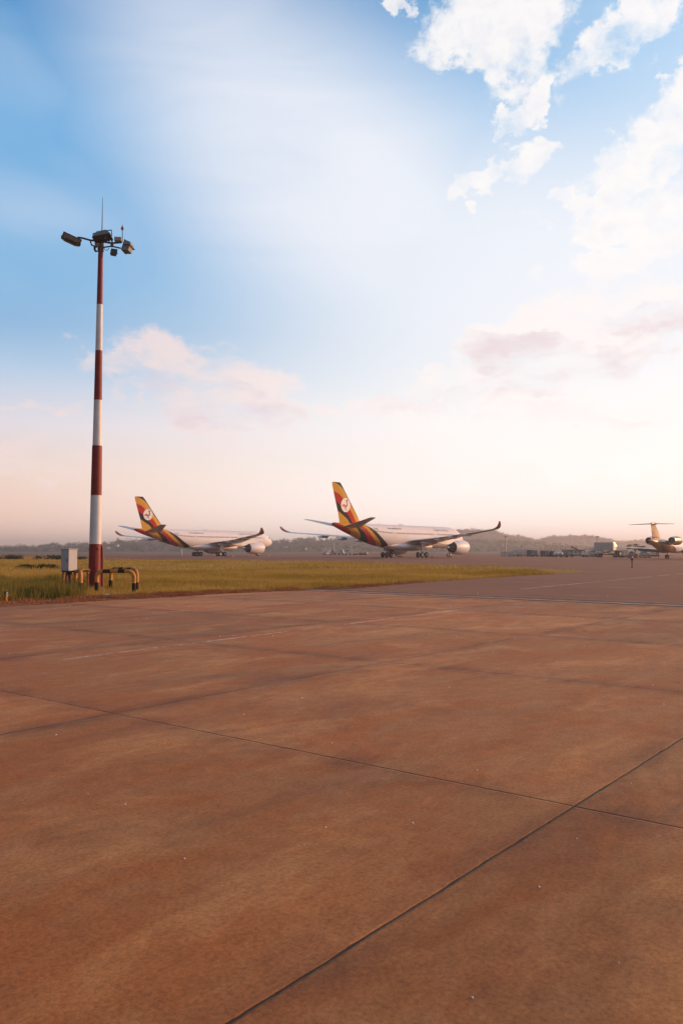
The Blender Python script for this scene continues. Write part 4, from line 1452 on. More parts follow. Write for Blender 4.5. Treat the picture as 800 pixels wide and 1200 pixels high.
# base flange, hatch, cable duct
MB().lathe([(0.0, .48), (.05, .48), (.06, .30), (.16, .285)], (0, 0, 0), 'Z', 24).build('base_flange', M['rust'], mast, smooth=30)
mb = MB().box((.02, -.282, 1.25), (.22, .03, .55), bev=.01)
mb.build('hatch', M['red'], mast)
cb = MB().tube([(.34, .02, 0), (.335, .02, 1.0), (.32, .02, 1.75), (.28, .02, 1.95)], .045, 10)
cb.build('cable_duct', M['red'], mast, smooth=40)
MB().box((.18, -.22, 1.78), (.07, .05, .08), bev=.01).build('latch', M['dark'], mast)
# head
tz = TOPZ
tx = LEAN * TOPZ


def P(px, py, dy=0.0):
    """mast-local point read at a pixel, dy metres in front of (-) or behind (+) the pole"""
    d = ray(px, py)
    k = (my + dy) / d.y
    return (d.x * k - mx, dy, H + d.z * k)


hd = MB().lathe([(-.35, .135), (.45, .135), (.5, .10)], (tx, 0, tz), 'Z', 20)
hd.build('head_collar', M['rust'], mast, smooth=40)
fr = MB()
fr.tube([P(91, 278.2, -.42), P(97, 279, -.35), P(106, 281.5, -.2), P(119, 283, 0)], .045, 8)
fr.tube([P(119, 283, 0), P(131, 285, .15), P(143, 284, .3)], .045, 8)
fr.tube([P(121, 290, 0), P(131, 288.5, .15), P(142, 291, .25)], .035, 8)
fr.tube([P(131.5, 281, .15), P(131.5, 289.5, .15)], .035, 8)
fr.tube([P(119, 283, 0), P(121, 284, -.8), P(124, 279, -1.0)], .045, 8)
fr.tube([P(106, 281.5, -.2), P(107.5, 287, -.1), P(114, 290, 0)], .035, 8)
fr.tube([P(119, 283, 0), P(120, 280, .9)], .045, 8)
fr.tube([P(127, 279.5, .1), P(128.5, 284, .1)], .03, 6)
fr.build('crossarm', M['dark'], mast, smooth=40)
cbm = MB()
for k in range(3):
    a = [P(110.5 + k, 288, -.1), P(109.5 + .6 * k, 294, -.12), P(112 + k * 1.2, 297.5 - k, -.12), P(116.5, 293, -.12)]
    pts = []
    for i in range(13):
        f = i / 12
        b = [Vector(q) for q in a]
        pts.append(b[0] * (1 - f) ** 3 + 3 * b[1] * f * (1 - f) ** 2 + 3 * b[2] * f * f * (1 - f) + b[3] * f ** 3)
    cbm.tube(pts, .018, 6)
a = [P(121, 288, -.1), P(124, 297, -.1), P(128, 291, 0), P(131, 289, .1)]
cbm.tube([Vector(a[0]) * (1 - f) ** 2 + Vector(a[1]) * 2 * f * (1 - f) + Vector(a[2]) * f * f for f in np.linspace(0, 1, 9)], .014, 6)
cbm.build('cable', M['dark'], mast, smooth=40)
MB().box(P(131.5, 287.5, .15), (.12, .1, .16), bev=.01).build('junction_block', M['rust'], mast)


def flood(parent, c, size, rot, name='floodlight', tap=(.6, .45)):
    """wedge shaped lamp: open face w x d, hood tapering behind it; rot's z axis points out of the back"""
    o = empty(name, c, 0)
    o.parent = parent
    w_, d_, h_ = size
    mb = MB()
    secs = []
    for f, z in ((1.0, 0.0), (1.0, .12 * h_), (.95, .2 * h_), (None, .85 * h_), (None, h_)):
        kx, ky = (f, f) if f else ((tap[0] * 1.08, tap[1] * 1.12) if z < h_ else tap)
        secs.append([tuple(rot @ Vector((sx * w_ / 2 * kx, sy * d_ / 2 * ky, z))) for sx, sy in ((-1, -1), (1, -1), (1, 1), (-1, 1))])
    mb.loft(secs)
    mb.build('housing', M['lamp_body'], o, smooth=30)
    bm = bmesh.new()
    bmesh.ops.create_cube(bm, size=1)
    for v in bm.verts:
        v.co = rot @ Vector((v.co.x * w_ * .9, v.co.y * d_ * .9, v.co.z * .014 - .010))
    mb = MB()
    mb.frombm(bm)
    mb.build('lamp_glass', M['lamp_glass'], o)
    fm = MB()
    for a, b_ in (((-1, -1), (1, -1)), ((1, -1), (1, 1)), ((1, 1), (-1, 1)), ((-1, 1), (-1, -1))):
        fm.tube([rot @ Vector((a[0] * w_ / 2, a[1] * d_ / 2, -.005)), rot @ Vector((b_[0] * w_ / 2, b_[1] * d_ / 2, -.005))], .02, 6)
    fm.build('front_rim', M['dark'], o)
    br = MB()
    for sx in (-1, 1):
        br.tube([rot @ Vector((sx * w_ * .53, 0, .1 * h_)), rot @ Vector((sx * w_ * .53, d_ * .1, h_ * 1.15))], .02, 6)
    br.tube([rot @ Vector((-w_ * .53, d_ * .1, h_ * 1.15)), rot @ Vector((w_ * .53, d_ * .1, h_ * 1.15))], .022, 6)
    br.build('bracket', M['dark'], o)
    return o


def frame3(x, y):
    x = Vector(x).normalized()
    y = (Vector(y) - x * Vector(y).dot(x)).normalized()
    z = x.cross(y)
    return Matrix((x, y, z)).transposed()


# left lamp: its glass is seen from below
f1 = flood(mast, P(84.0, 280.4, -.45), (.80, .55, .15), frame3((.62, .30, -.22), (.34, -.50, .12)) , tap=(.62, .6))
f2 = flood(mast, P(120.5, 279.2, -.5), (.80, .42, .36), frame3((.98, .0, .20), (-.10, .92, -.35)), tap=(.58, .5))
f3 = flood(mast, P(147.0, 289.2, .25), (.46, .50, .30), frame3((.15, .95, -.1), (.28, 0, 1.0)), tap=(.8, .75))
f4 = flood(mast, P(133.6, 295.3, .1), (.26, .30, .12), frame3((-.96, -.1, .1), (.08, .3, .95)), 'small_floodlight', tap=(.9, .9))
MB().box(P(138.5, 280.5, .3), (.32, .2, .18), rz=.15, bev=.015).build('ballast_box', M['box_tan'], mast)
MB().box(P(114, 286.5, -.25), (.20, .16, .2), rz=.2, bev=.015).build('ballast_box', M['lamp_body'], mast)
MB().tube([P(119.6, 281, .05), P(120.1, 256, .05), P(120.4, 231, .05)], [.025, .02, .008], 8).build('lightning_rod', M['dark'], mast)
ob = MB().tube([P(143.6, 284, .3), P(143.6, 269.5, .3)], .017, 6).build('beacon_stem', M['dark'], mast)
bc = P(143.6, 267.6, .3)
MB().lathe([(-.09, .03), (-.07, .05), (-.03, .055), (-.02, .075), (.0, .075), (.02, .052), (.07, .045), (.10, .02), (.11, 0)], bc, 'Z', 14).build('beacon', M['beacon'], ob, smooth=40)
MB().lathe([(.11, .012), (.20, .006)], bc, 'Z', 6).build('beacon_tip', M['dark'], ob)

# ------------------------------------------------------------------ cabinet on its post
cc = at(87, 694)
cx_, cy_ = at_y(81.5, 33.6), 33.6
cab = empty('electrical_cabinet', (cx_, cy_, 0), R(0))
tag(cab, 'pale grey electrical cabinet on a short post left of the striped mast', 'cabinet')
zb, zt = z_at(668.8, 33.6), z_at(644.2, 33.6)
CA = R(-35)
body = MB().box((0, 0, (zb + zt) / 2), (.50, .42, zt - zb), rz=CA, bev=.012).build('body', M['cabinet'], cab)
MB().box((0, 0, zt + .02), (.56, .48, .035), rz=CA, bev=.008).build('lid', M['cabinet'], cab)
rm = Matrix.Rotation(CA, 3, 'Z')
d_ = rm @ Vector((0, -.217, (zb + zt) / 2))
dr = MB().box(d_, (.44, .012, zt - zb - .08), rz=CA, bev=.004).build('door', M['cabinet'], cab)
MB().box(rm @ Vector((.17, -.228, (zb + zt) / 2)), (.03, .02, .12), rz=CA, bev=.004).build('handle', M['dark'], dr)
ps = MB()
for q in ((-.13, 0), (.13, 0)):
    ps.box(rm @ Vector((q[0], q[1], zb / 2)), (.08, .07, zb), rz=CA)
ps.box((0, 0, zb - .03), (.40, .30, .05), rz=CA)
ps.build('post', M['rust'], cab)
MB().tube([(.02, -.05, 0), (.03, -.05, zb * .5), (.0, -.02, zb)], .03, 8).build('conduit', M['dark'], cab, smooth=40)


# ------------------------------------------------------------------ striped pipe guards
def guard(name, a, b, h, label, left_leg=True, nb=9, r=.082, mats=('yellow', 'black'), group='striped pipe guards round the mast', phase=0):
    a, b = Vector((*a[:2], 0)), Vector((*b[:2], 0))
    o = empty(name, a)
    tag(o, label, 'pipe guard', group)
    d = b - a
    L = d.length
    u = d.normalized()
    R_ = .26
    path = [Vector((0, 0, -.05)), Vector((0, 0, h - R_))]
    for k in range(1, 9):
        t_ = math.pi / 2 * k / 8
        path.append(u * (R_ - R_ * math.cos(t_)) + Vector((0, 0, h - R_ + R_ * math.sin(t_))))
    path.append(u * (L - R_) + Vector((0, 0, h)))
    for k in range(1, 9):
        t_ = math.pi / 2 * k / 8
        path.append(u * (L - R_ + R_ * math.sin(t_)) + Vector((0, 0, h - R_ + R_ * math.cos(t_))))
    path.append(u * L + Vector((0, 0, -.05)))
    # resample and paint bands by length
    seg = [0]
    for p, q in zip(path, path[1:]):
        seg.append(seg[-1] + (q - p).length)
    T = seg[-1]
    n = 90
    pts = []
    for i in range(n + 1):
        s = T * i / n
        k = max(j for j in range(len(seg)) if seg[j] <= s + 1e-9)
        k = min(k, len(path) - 2)
        f = (s - seg[k]) / max(seg[k + 1] - seg[k], 1e-9)
        pts.append(path[k].lerp(path[k + 1], min(f, 1)))
    mb = MB()
    m_ = 14
    mb.tube(pts, r, m_)
    bandlen = .30
    for i, f in enumerate(mb.f[:-2]):
        s = T * ((i // m_) + .5) / n
        z = pts[i // m_].z
        if z < h - R_ - .02:
            k = 1 if z < .38 else 0
        else:
            q = s - (h - R_ + .05) - R_ * math.pi / 2
            k = 0 if q < 0 or q > T - 2 * ((h - R_ + .05) + R_ * math.pi / 2) else (int((q + phase) / bandlen) + 1) % 2
        mb.m[i] = k
    mb.build('pipe', [M[mats[0]], M[mats[1]]], o, smooth=50)
    return o


ga, gb = at(113.5, 693.8), at(157.0, 693.8)
guard('pipe_guard', ga, gb, .86, 'black and yellow pipe hoop in front right of the mast foot, nearest the concrete')
g2a, g2b = at(127.5, 690.6), at(161.5, 692.6)
guard('pipe_guard', (g2a.x, g2a.y + .3), (at_y(160.6, 35.0), 35.05), .90, 'black and yellow pipe hoop standing just behind another to the right of the mast', phase=.2)
g3 = at(94.5, 695.5)
guard('pipe_guard', (g3.x, g3.y), (at_y(86.5, 34.6), 34.9), .86, 'black and yellow pipe hoop end on below the grey cabinet', phase=.1)
rl = empty('pipe_rail', (at_y(73, 35.6), 35.6, 0))
tag(rl, 'weathered orange horizontal pipe rail between the cabinet and the mast', 'pipe rail')
mb = MB().tube([(0, 0, .84), (at_y(106.5, 35.9) - at_y(73, 35.6), .3, .84)], .06, 12)
m_ = MB()
L_ = at_y(106.5, 35.9) - at_y(73, 35.6)
for k in range(6):
    f0, f1 = k / 6, (k + 1) / 6
    m_.tube([(L_ * f0, .3 * f0, .84), (L_ * f1, .3 * f1, .84)], .065, 12, mi=(1 if k in (0, 2) else 0), cap=k in (0, 5))
m_.build('pipe', [M['orange_pipe'], M['black']], rl, smooth=50)
for f in (.06, .92):
    MB().tube([(L_ * f, .3 * f, -.05), (L_ * f, .3 * f, .80)], .055, 10).build('leg', M['orange_pipe'], rl, smooth=50)

# marker at the far left on the verge
mk = at(7, 706)
o = empty('edge_marker', mk)
tag(o, 'small yellow edge marker light on the soil verge at far left', 'marker light')
MB().lathe([(0, .10), (.02, .10), (.03, .05), (.16, .045), (.20, .07), (.26, .075)], (0, 0, 0), 'Z', 16).build('base', M['yellow'], o, smooth=40)
MB().lathe([(.26, .06), (.34, .055), (.38, .03), (.39, 0)], (0, 0, 0), 'Z', 14).build('lens', M['glass'], o, smooth=40)
pp = at(740, 665.3)
o = empty('marker_post', pp)
tag(o, 'short dark marker post standing alone on the taxiway at right', 'marker post')
MB().tube([(0, 0, 0), (0, 0, .75)], .05, 8).build('post', M['dark'], o)
MB().box((0, 0, .86), (.26, .06, .26), bev=.02).build('reflector', M['rust'], o)
MB().lathe([(0, .16), (.04, .14), (.05, .05)], (0, 0, 0), 'Z', 12).build('foot', M['dark'], o)
pw = at(125.5, 699.3)
bm = bmesh.new()
bmesh.ops.create_icosphere(bm, subdivisions=2, radius=.10)
for v in bm.verts:
    v.co *= random.uniform(.7, 1.25)
    v.co.z *= .6
mb = MB()
mb.frombm(bm)
tag(mb.build('paper_scrap', M['paper'], None, loc=(pw.x, pw.y, .05)), 'scrap of crumpled white paper on the soil by the pipe guards', 'litter')


# ------------------------------------------------------------------ far apron: masts, vehicles, containers
def far_mast(px, Y, top, label, posts=False):
    x = at_y(px, Y)
    zt_ = z_at(top, Y)
    o = empty('light_mast', (x, Y, 0))
    tag(o, label, 'light mast', 'distant apron light masts')
    MB().tube([(0, 0, 0), (0, 0, zt_)], [.42, .26], 10).build('pole', M['steel'], o)
    fr = MB().box((0, 0, zt_), (zt_ * .16, .25, .2))
    fr.build('crossarm', M['dark'], o)
    for k in (-1.1, -.45, .45, 1.1):
        MB().box((k * zt_ * .065, -.3, zt_ - .25), (zt_ * .038, .5, .45), tilt=('X', .5), bev=.05).build('floodlight', M['lamp_body'], o)
    MB().box((0, 0, .5), (1.0, 1.0, 1.0), bev=.1, tap=.8).build('foundation', M['box_grey'], o)


far_mast(592, 480, 628.5, 'distant apron light mast right of the nearer airliner, above the fenced yard')
far_mast(699.3, 440, 628.5, 'distant apron light mast just left of the white box truck')
far_mast(391.3, 700, 634.5, 'faint distant light mast left of the nearer airliner belly')
far_mast(411.5, 760, 637.5, 'fainter distant light mast showing just under the nearer airliner tail')


def wheels4(o, L_, W_, r=.42, axles=None):
    for ax in (axles or (-L_ * .32, L_ * .32)):
        for sy in (-1, 1):
            wheel(o, (ax, sy * (W_ / 2 - .12), r), r, .26)


def box_truck(px, Y, rz):
    o = empty('catering_truck', (at_y(px, Y), Y, 0), rz)
    tag(o, 'white high lift catering truck with its box raised, left of the bronze tailed jet', 'truck')
    MB().box((0, 0, .78), (6.6, 2.2, .24), bev=.02).build('chassis', M['dark'], o)
    cab_ = MB().box((2.75, 0, 1.25), (1.5, 2.1, 1.1), bev=.12, tap=.94).build('cab', M['box_cream'], o)
    MB().box((3.47, 0, 1.5), (.08, 1.8, .5), bev=.02).build('windscreen', M['glass'], cab_)
    for sy in (-1, 1):
        MB().box((2.9, sy * 1.04, 1.5), (.8, .04, .42), bev=.01).build('side_window', M['glass'], cab_)
        MB().box((3.5, sy * .8, 1.0), (.06, .28, .2), bev=.02).build('headlight', M['lit_lens'], cab_)
    sc2 = MB()
    for sy in (-.8, .8):
        sc2.tube([(-2.2, sy, .95), (1.4, sy, 1.75)], .09, 6).tube([(-2.2, sy, 1.75), (1.4, sy, .95)], .09, 6)
    sc2.build('scissor_lift', M['box_tan'], o)
    bx = MB().box((-.6, 0, 2.85), (5.0, 2.45, 2.15), bev=.05).build('box_body', M['box_white'], o)
    MB().box((1.93, 0, 2.7), (.05, 1.9, 1.8), bev=.01).build('front_door', M['box_cream'], bx)
    MB().box((2.4, 0, 1.82), (1.0, 2.2, .08)).build('platform', M['steel'], bx)
    mb = MB()
    for k in range(7):
        mb.box((-2.6 + k * .67, -1.24, 2.85), (.05, .03, 2.0))
    mb.build('side_rib', M['box_grey'], bx)
    wheels4(o, 6.6, 2.3, .45)
    return o


box_truck(711.2, 212, R(-38))


def container(px, Y, w_, h_, z0, rz, m1, label, group='cargo containers and dollies', dolly=True, d_=None):
    o = empty('cargo_container', (at_y(px, Y), Y, 0), rz)
    tag(o, label, 'container', group)
    d_ = d_ or 1.6
    mb = MB()
    hw = w_ / 2
    mb.loft([[(-hw, s * d_ / 2, z0), (hw, s * d_ / 2, z0), (hw, s * d_ / 2, z0 + h_ * .98), (hw * .9, s * d_ / 2, z0 + h_), (-hw * .9, s * d_ / 2, z0 + h_), (-hw, s * d_ / 2, z0 + h_ * .8)] for s in (-1, 1)])
    b = mb.build('shell', M[m1], o)
    fr = MB()
    for x in np.linspace(-hw, hw, max(3, int(w_ / .9))):
        fr.box((x * .985, -d_ / 2 - .02, z0 + h_ * .5), (.07, .05, h_ * .96))
    fr.box((0, -d_ / 2 - .03, z0 + .05), (w_, .05, .1)).box((0, -d_ / 2 - .03, z0 + h_ - .05), (w_ * .9, .05, .09))
    fr.build('frame', M['steel'], b)
    if dolly:
        dl = MB().box((0, 0, z0 - .08), (w_ * 1.05, d_ * 1.02, .12)).box((0, 0, z0 - .2), (w_ * .9, .15, .14)).build('dolly_bed', M['dark'], o)
        for ax in (-w_ * .36, w_ * .36):
            for sy in (-1, 1):
                wheel(dl, (ax, sy * d_ * .42, .24), .24, .14)
    return o


DW = 215.0


def W_(px0, px1, Y):
    return (px1 - px0) / F * Y


CN = [  # px0, px1, top py, Y, material, label
    (617.0, 622.3, 645.3, 236, 'box_blue', 'bluish container leftmost of the row beside the fenced yard'),
    (622.8, 629.8, 645.6, 238, 'box_grey', 'grey container second in the row right of the fenced yard'),
    (633.5, 639.5, 645.8, 240, 'box_blue', 'bluish container with a gap to its left, middle of the row'),
    (640.2, 647.0, 646.0, 240, 'box_grey', 'grey container just left of the pale twin fronted tanker'),
    (413.8, 418.5, 649.5, 330, 'box_grey', 'low grey container right of the white tug under the nearer tail'),
    (420.8, 425.0, 648.3, 330, 'box_grey', 'dark grey container second from the right under the nearer tail'),
    (426.5, 430.3, 648.3, 330, 'box_tan', 'brown container rightmost under the nearer airliner tail'),
    (720.4, 726.0, 645.8, 210, 'brown', 'dark container just right of the white box truck'),
    (726.6, 729.8, 645.5, 211, 'box_cream', 'narrow cream block painted as the sunlit right end of the dark container'),  # sunlit end of the dark container, its light put into the cream colour
    (731.2, 734.8, 645.3, 212, 'box_cream', 'pale upright container between the truck and the jet wing'),
    (762.0, 766.4, 647.5, 240, 'box_cream', 'cream container seen below the left engine of the jet'),
    (767.6, 771.5, 648.0, 240, 'box_tan', 'tan container between the jet wing and its main wheels'),
    (692.5, 697.5, 645.5, 260, 'box_blue', 'pale blue container left of the white box truck')]
for (a, b, ty, Y, mt, lab) in CN:
    zt_ = z_at(ty - 0.9, Y)
    container((a + b) / 2, Y, W_(a, b, Y), zt_ - .42, .42, R(random.uniform(-30, -14)), mt, lab)

# long blue grey flat roofed building
o = empty('freight_shed', (at_y(671, 275), 275, 0), R(2))
tag(o, 'long low blue grey shed with a conveyor showing above its roof', 'shed')
wl_, hl_ = W_(660.2, 681.5, 275), z_at(644.6, 275)
MB().box((0, 0, hl_ / 2), (wl_, 5, hl_), bev=.03).build('wall', M['box_blue'], o)
MB().box((0, 0, hl_ + .08), (wl_ + .4, 5.4, .14)).build('roof', M['box_grey'], o)
for k in range(4):
    MB().box((-wl_ * .36 + k * wl_ * .24, -2.53, hl_ * .4), (wl_ * .13, .06, hl_ * .7)).build('door', M['box_grey'], o)
o = empty('low_building', (at_y(609, 300), 300, 0), R(-4))
tag(o, 'low cream building with windows behind the boarding steps of the cluttered yard', 'building')
w3, h3 = W_(600.5, 617, 300), z_at(645.2, 300)
wl3 = MB().box((0, 0, h3 / 2), (w3, 5, h3), bev=.02).build('wall', M['box_cream'], o)
MB().box((0, 0, h3 + .07), (w3 + .5, 5.4, .14)).build('roof', M['box_tan'], o)
for k in range(5):
    MB().box((-w3 * .4 + k * w3 * .2, -2.52, h3 * .55), (w3 * .09, .06, h3 * .35)).build('window', M['glass'], o)
# second small pale building
o = empty('service_building', (at_y(696, 330), 330, 0), R(-3))
tag(o, 'small pale two level building left of the white box truck', 'building')
w2 = W_(688, 703, 330)
h2 = z_at(647.5, 330)
wl2 = MB().box((0, 0, h2 / 2), (w2, 6, h2)).box((-w2 * .05, .5, h2 + .9), (w2 * .55, 4, 1.8)).build('wall', M['box_white'], o)
MB().box((0, 0, h2 + .06), (w2 + .5, 6.4, .12)).box((-w2 * .05, .5, h2 + 1.86), (w2 * .6, 4.4, .12)).build('roof', M['box_grey'], o)
for k in range(5):
    MB().box((-w2 * .4 + k * w2 * .2, -3.03, h2 * .5), (w2 * .1, .06, .8)).build('window', M['glass'], o)


def tug(px, Y, rz, L_, m1, label, hcab=1.0, group='service vehicles on the far apron'):
    o = empty('service_vehicle', (at_y(px, Y), Y, 0), rz)
    tag(o, label, 'vehicle', group)
    bd = MB().box((0, 0, .78), (L_, 1.75, .62), bev=.09).box((-L_ * .1, 0, 1.12), (L_ * .7, 1.66, .16), bev=.04).build('body', M[m1], o)
    c = MB().box((-L_ * .12, 0, 1.2 + hcab * .42), (L_ * .48, 1.6, hcab * .85), bev=.12, tap=.86).build('cab', M[m1], o)
    for sy in (-1, 1):
        MB().box((-L_ * .12, sy * .765, 1.24 + hcab * .42), (L_ * .36, .05, hcab * .42), tilt=('X', sy * .1), bev=.01).build('side_window', M['glass'], c)
    MB().box((L_ * .10, 0, 1.24 + hcab * .42), (.05, 1.3, hcab * .45), tilt=('Y', -.12), bev=.01).build('windscreen', M['glass'], c)
    for sy in (-.6, .6):
        MB().box((L_ * .5, sy, .82), (.05, .26, .18), bev=.02).build('headlight', M['lit_lens'], bd)
    wheels4(o, L_, 1.8, .36)
    return o


tug(399.5, 328, R(172), W_(396.5, 403.5, 328), 'box_white', 'white service van second in the group left of the nearer airliner belly', 1.1)
tug(407.6, 326, R(6), W_(403.6, 411.5, 326), 'box_white', 'white service van with dark wheels right of another, below the nearer tail', 1.2)
tug(390.0, 335, R(8), W_(386.5, 393.5, 335), 'box_grey', 'grey blue service vehicle leftmost of the vans below the nearer tail', .8)
tug(684.5, 222, R(-6), W_(681.8, 687.6, 222), 'box_cream', 'small cream vehicle at the right end of the blue grey shed', .5)
tug(646.8, 230, R(-150), W_(644, 649.6, 230), 'dark', 'dark low tow tractor left of the pale tanker', .5)
tug(693.5, 225, R(4), W_(689.5, 698, 225), 'box_grey', 'grey vehicle parked left of the white box truck', .7)
tug(740.5, 190, R(-10), W_(735.5, 746.5, 190), 'box_grey', 'long grey tow vehicle under the far wing of the jet', .45)
tug(755.0, 196, R(8), W_(749.5, 760.0, 196), 'box_grey', 'grey vehicle with dark wheels close left of the jet tail', .5)


# passenger steps
def steps(px, Y, rz, label, h_=3.0, mt='box_white'):
    o = empty('boarding_steps', (at_y(px, Y), Y, 0), rz)
    tag(o, label, 'boarding steps', 'boarding steps on the far apron')
    mb = MB()
    for k in range(10):
        mb.box((-2.2 + k * .44, 0, .6 + k * (h_ - .6) / 9), (.46, 1.4, .07))
    mb.build('tread', M['steel'], o)
    mb = MB()
    for sy in (-.75, .75):
        mb.tube([(-2.3, sy, .45), (2.1, sy, h_ - .05), (3.0, sy, h_ - .05)], .09, 6)
        mb.tube([(-2.3, sy, 1.5), (2.1, sy, h_ + 1.0), (3.0, sy, h_ + 1.0)], .05, 6)
        for k in range(5):
            mb.tube([(-2.2 + k * 1.1, sy, .5 + k * (h_ - .6) / 4), (-2.2 + k * 1.1, sy, 1.5 + k * (h_ - .6) / 4)], .04, 6)
        mb.tube([(2.6, sy, .5), (2.6, sy, h_ - .1)], .08, 6)
    mb.build('railing', M[mt], o)
    MB().box((2.6, 0, h_), (1.0, 1.5, .08)).build('platform', M['steel'], o)
    MB().box((0, 0, .5), (5.2, 1.6, .2)).build('chassis', M['box_grey'], o)
    wheels4(o, 5.2, 1.6, .3)
    return o


steps(382.6, 330, R(70), 'white boarding steps leftmost below the nearer airliner tail', 1.9)
steps(603.5, 250, R(20), 'boarding steps at the left of the cluttered yard right of the nearer airliner', 1.7)
steps(612.5, 246, R(165), 'boarding steps facing left in the middle of the cluttered yard', 1.8)
steps(608.5, 262, R(-15), 'cream boarding steps farthest back in the cluttered yard', 2.3, 'box_cream')


# see-through mesh fence
def fence(px0, px1, Y, h_, label, n=8):
    x0, x1 = at_y(px0, Y), at_y(px1, Y)
    o = empty('mesh_fence', ((x0 + x1) / 2, Y, 0))
    tag(o, label, 'fence')
    L_ = x1 - x0
    for k in range(n + 1):
        MB().tube([(-L_ / 2 + L_ * k / n, 0, 0), (-L_ / 2 + L_ * k / n, 0, h_)], .05, 6).build('post', M['steel'], o)
    mb = MB()
    for k in range(7):
        mb.box((0, 0, .15 + (h_ - .2) * k / 6), (L_, .025, .05))
    for k in range(n * 6):
        mb.box((-L_ / 2 + L_ * (k + .5) / (n * 6), 0, h_ / 2), (.035, .02, h_ * .95))
    mb.build('mesh_panel', M['steel'], o)


fence(586.5, 601, 240, z_at(646.3, 240), 'see through grey mesh fence at the foot of a distant light mast')
fence(601, 617, 268, z_at(645.8, 268), 'grey mesh fence behind the boarding steps of the cluttered yard')
fence(629.5, 634, 244, z_at(646.2, 244), 'short piece of mesh fence between two grey containers', 2)
# low concrete barrier line along the far apron
o = MB()
for k in range(26):
    x = at_y(586 + k * 4.4, 262)
    o.box((x, 262, .32), (1.1, .35, .64), bev=.04, tap=.8)
tag(o.build('barrier_row', M['box_grey']), 'row of low concrete blocks under the containers on the far apron', 'barrier') if False else None
white_post = [(592.8, 236, 645.8 + 2.6, .38, 'short white post at the foot of the mesh fence'), (212.6, 300, 643.5, .55, 'pale upright marker post just left of the farther airliner'), (315.2, 235, 649.3, .22, 'slim pale post to the right of the farther airliner nose')]
for px, Y, ty, wd, lab in white_post:
    o = empty('white_post', (at_y(px, Y), Y, 0))
    tag(o, lab, 'post')
    h_ = z_at(ty, Y)
    MB().box((0, 0, h_ / 2), (wd, wd, h_), bev=.03).build('body', M['box_white'], o)
    MB().box((0, 0, h_ + .03), (wd * 1.25, wd * 1.25, .07), bev=.01).build('cap', M['box_grey'], o)


# tanker with twin pale round tanks seen end on, and two lit stacks behind
o = empty('tank_trailer', (at_y(653.6, 226), 226, 0))
tag(o, 'trailer with two bright white rounded tanks side by side in front of tall poles', 'tank trailer')
for px in (651.3, 655.6):
    dx = at_y(px, 226) - at_y(653.6, 226)
    MB().lathe([(-1.8, .02), (-1.7, .3), (-1.4, .47), (0, .52), (1.4, .47), (1.7, .3), (1.8, .02)], (dx, 0, .92), 'Y', 20).build('tank', M['white'], o, smooth=60)
MB().box((0, 0, .36), (2.1, 3.4, .14)).build('chassis', M['dark'], o)
MB().box((0, 1.2, 1.7), (.9, .5, .7), bev=.05).build('pump_box', M['box_cream'], o)
for ax in (-1, 1):
    for sy in (-1.1, 1.1):
        wheel(o, (ax * .8, sy, .28), .28, .18)
for px, ty, lab in ((652.7, 638.6, 'cream lit tower pole behind the white tanks, left of its twin'), (657.4, 638.2, 'cream lit tower pole behind the white tanks, right of its twin')):
    o = empty('tower_pole', (at_y(px, 290), 290, 0))
    tag(o, lab, 'pole', 'twin tower poles behind the tanks')
    h_ = z_at(ty, 290)
    MB().box((0, 0, h_ / 2), (.42, .42, h_), bev=.03, tap=.8).build('shaft', M['box_cream'], o)
    MB().box((0, 0, h_ - .6), (.85, .6, .14)).box((0, 0, h_ * .55), (.7, .55, .12)).build('bracket', M['box_tan'], o)

# belt loader raised above the shed
o = empty('belt_loader', (at_y(674, 262), 262, 0), R(4))
tag(o, 'belt loader with its dark boom raised above the blue grey shed', 'belt loader')
MB().box((0, 0, .7), (5.0, 1.8, .5), bev=.06).build('chassis', M['box_grey'], o)
a, b = Vector((at_y(669.6, 262) - at_y(674, 262), 0, z_at(641.2, 262))), Vector((at_y(679, 262) - at_y(674, 262), 0, z_at(645.6, 262)))
cen = (a + b) / 2
MB().box(cen, ((b - a).length, .9, .28), tilt=('Y', math.atan2(a.z - b.z, b.x - a.x))).build('boom', M['brown'], o)
MB().box(a, (.5, 1.0, .5), bev=.05).build('belt_head', M['brown'], o)
MB().tube([(-.6, -.3, .9), (cen.x - .4, -.3, cen.z - .1)], .08, 6).tube([(.9, .3, .9), (cen.x + .4, .3, cen.z - .2)], .08, 6).build('support', M['steel'], o)
wheels4(o, 5.0, 1.8, .35)


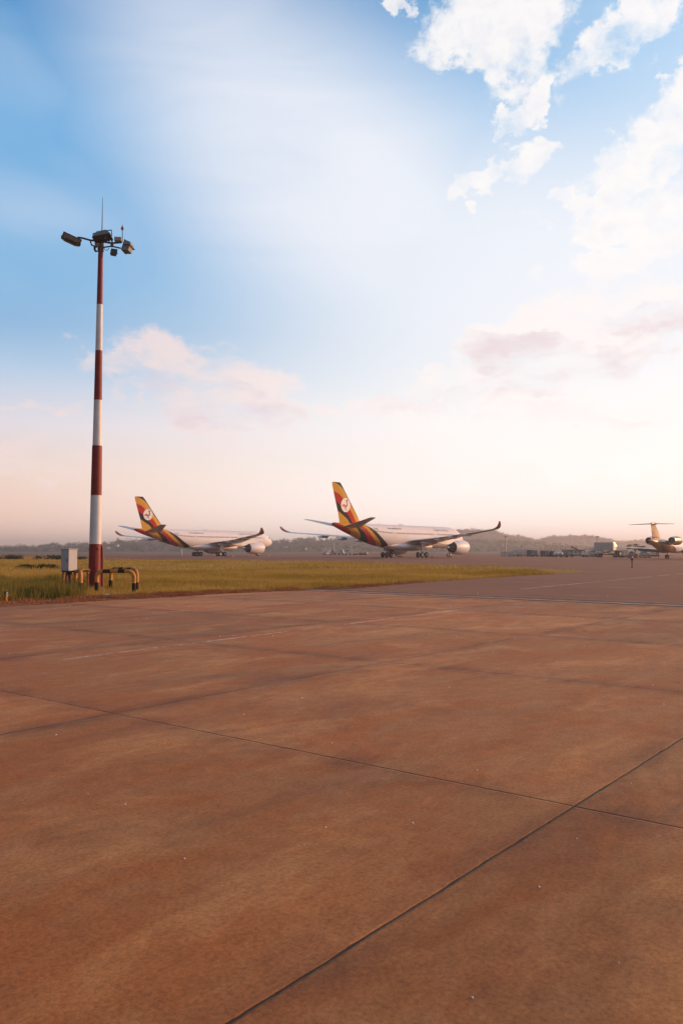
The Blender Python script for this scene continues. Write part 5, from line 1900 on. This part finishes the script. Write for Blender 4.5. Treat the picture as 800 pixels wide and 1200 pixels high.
# empty dollies
def dolly(px, Y, label, n=1):
    for k in range(n):
        o = empty('baggage_dolly', (at_y(px, Y), Y, 0), R(random.uniform(-6, 6)))
        tag(o, label, 'dolly', 'empty dollies on the far apron')
        MB().box((0, 0, .5), (2.0, 1.5, .1)).build('bed', M['dark'], o)
        mb = MB()
        for sx in (-.95, .95):
            mb.tube([(sx, -.7, .5), (sx, -.7, .95), (sx, .7, .95), (sx, .7, .5)], .04, 6)
        mb.build('end_rail', M['dark'], o)
        MB().tube([(1.0, 0, .45), (1.7, 0, .3)], .04, 6).build('tow_bar', M['dark'], o)
        for ax in (-.7, .7):
            for sy in (-.62, .62):
                wheel(o, (ax, sy, .24), .24, .12)


dolly(659.6, 216, 'empty dark dolly left of a pair in front of the blue grey shed')
dolly(666.6, 217, 'empty dark dolly right of a pair in front of the blue grey shed')
dolly(723.5, 203, 'empty dark dolly in front of the dark container beside the box truck')
# wheel chocks and ground power unit by the nearer airliner
gpx = at_y(464, 207)
o = empty('ground_power_unit', (at_y(467, 222), 222, 0), R(40))
tag(o, 'small white ground power unit between the two main gears of the nearer airliner', 'power unit')
MB().box((0, 0, .75), (1.9, 1.2, .9), bev=.08).build('housing', M['box_white'], o)
MB().box((0, -.62, .75), (1.2, .03, .5)).build('vent_panel', M['dark'], o)
MB().tube([(.95, 0, .4), (1.7, 0, .3)], .04, 6).build('tow_bar', M['dark'], o)
wheels4(o, 1.9, 1.2, .26)
for px, Y, lab in ((464.3, 199, 'white chock block on the ground left, by the rear wheels of the nearer airliner'), (505.8, 203, 'white chock block just right of the middle wheels of the nearer airliner'), (271.2, 246, 'pale chock block beside the middle wheels of the farther airliner')):
    mb = MB()
    mb.loft([[(x, y, z) for x, z in ((-.55, 0), (.55, 0), (.3, .34), (-.3, .34))] for y in (-.3, .3)])
    tag(mb.build('wheel_chock', M['box_white'], None, loc=(at_y(px, Y), Y, 0)), lab, 'chock', 'chocks by the airliners')

# ------------------------------------------------------------------ haze over the whole place
hz = MB().box((0, 1800, 25), (7600, 4800, 54)).build('haze', [])
hm = bpy.data.materials.new('morning_haze')
hm.use_nodes = True
ht = NT(hm.node_tree)
ht.n.clear()
pv = ht.node('ShaderNodeVolumePrincipled')
pv.inputs['Color'].default_value = (1.0, 0.86, 0.81, 1)
pv.inputs['Density'].default_value = 0.00040
pv.inputs['Anisotropy'].default_value = 0.65
oo = ht.node('ShaderNodeOutputMaterial')
ht.l.new(pv.outputs[0], oo.inputs['Volume'])
hz.data.materials.append(hm)
tag(hz, kind='stuff')
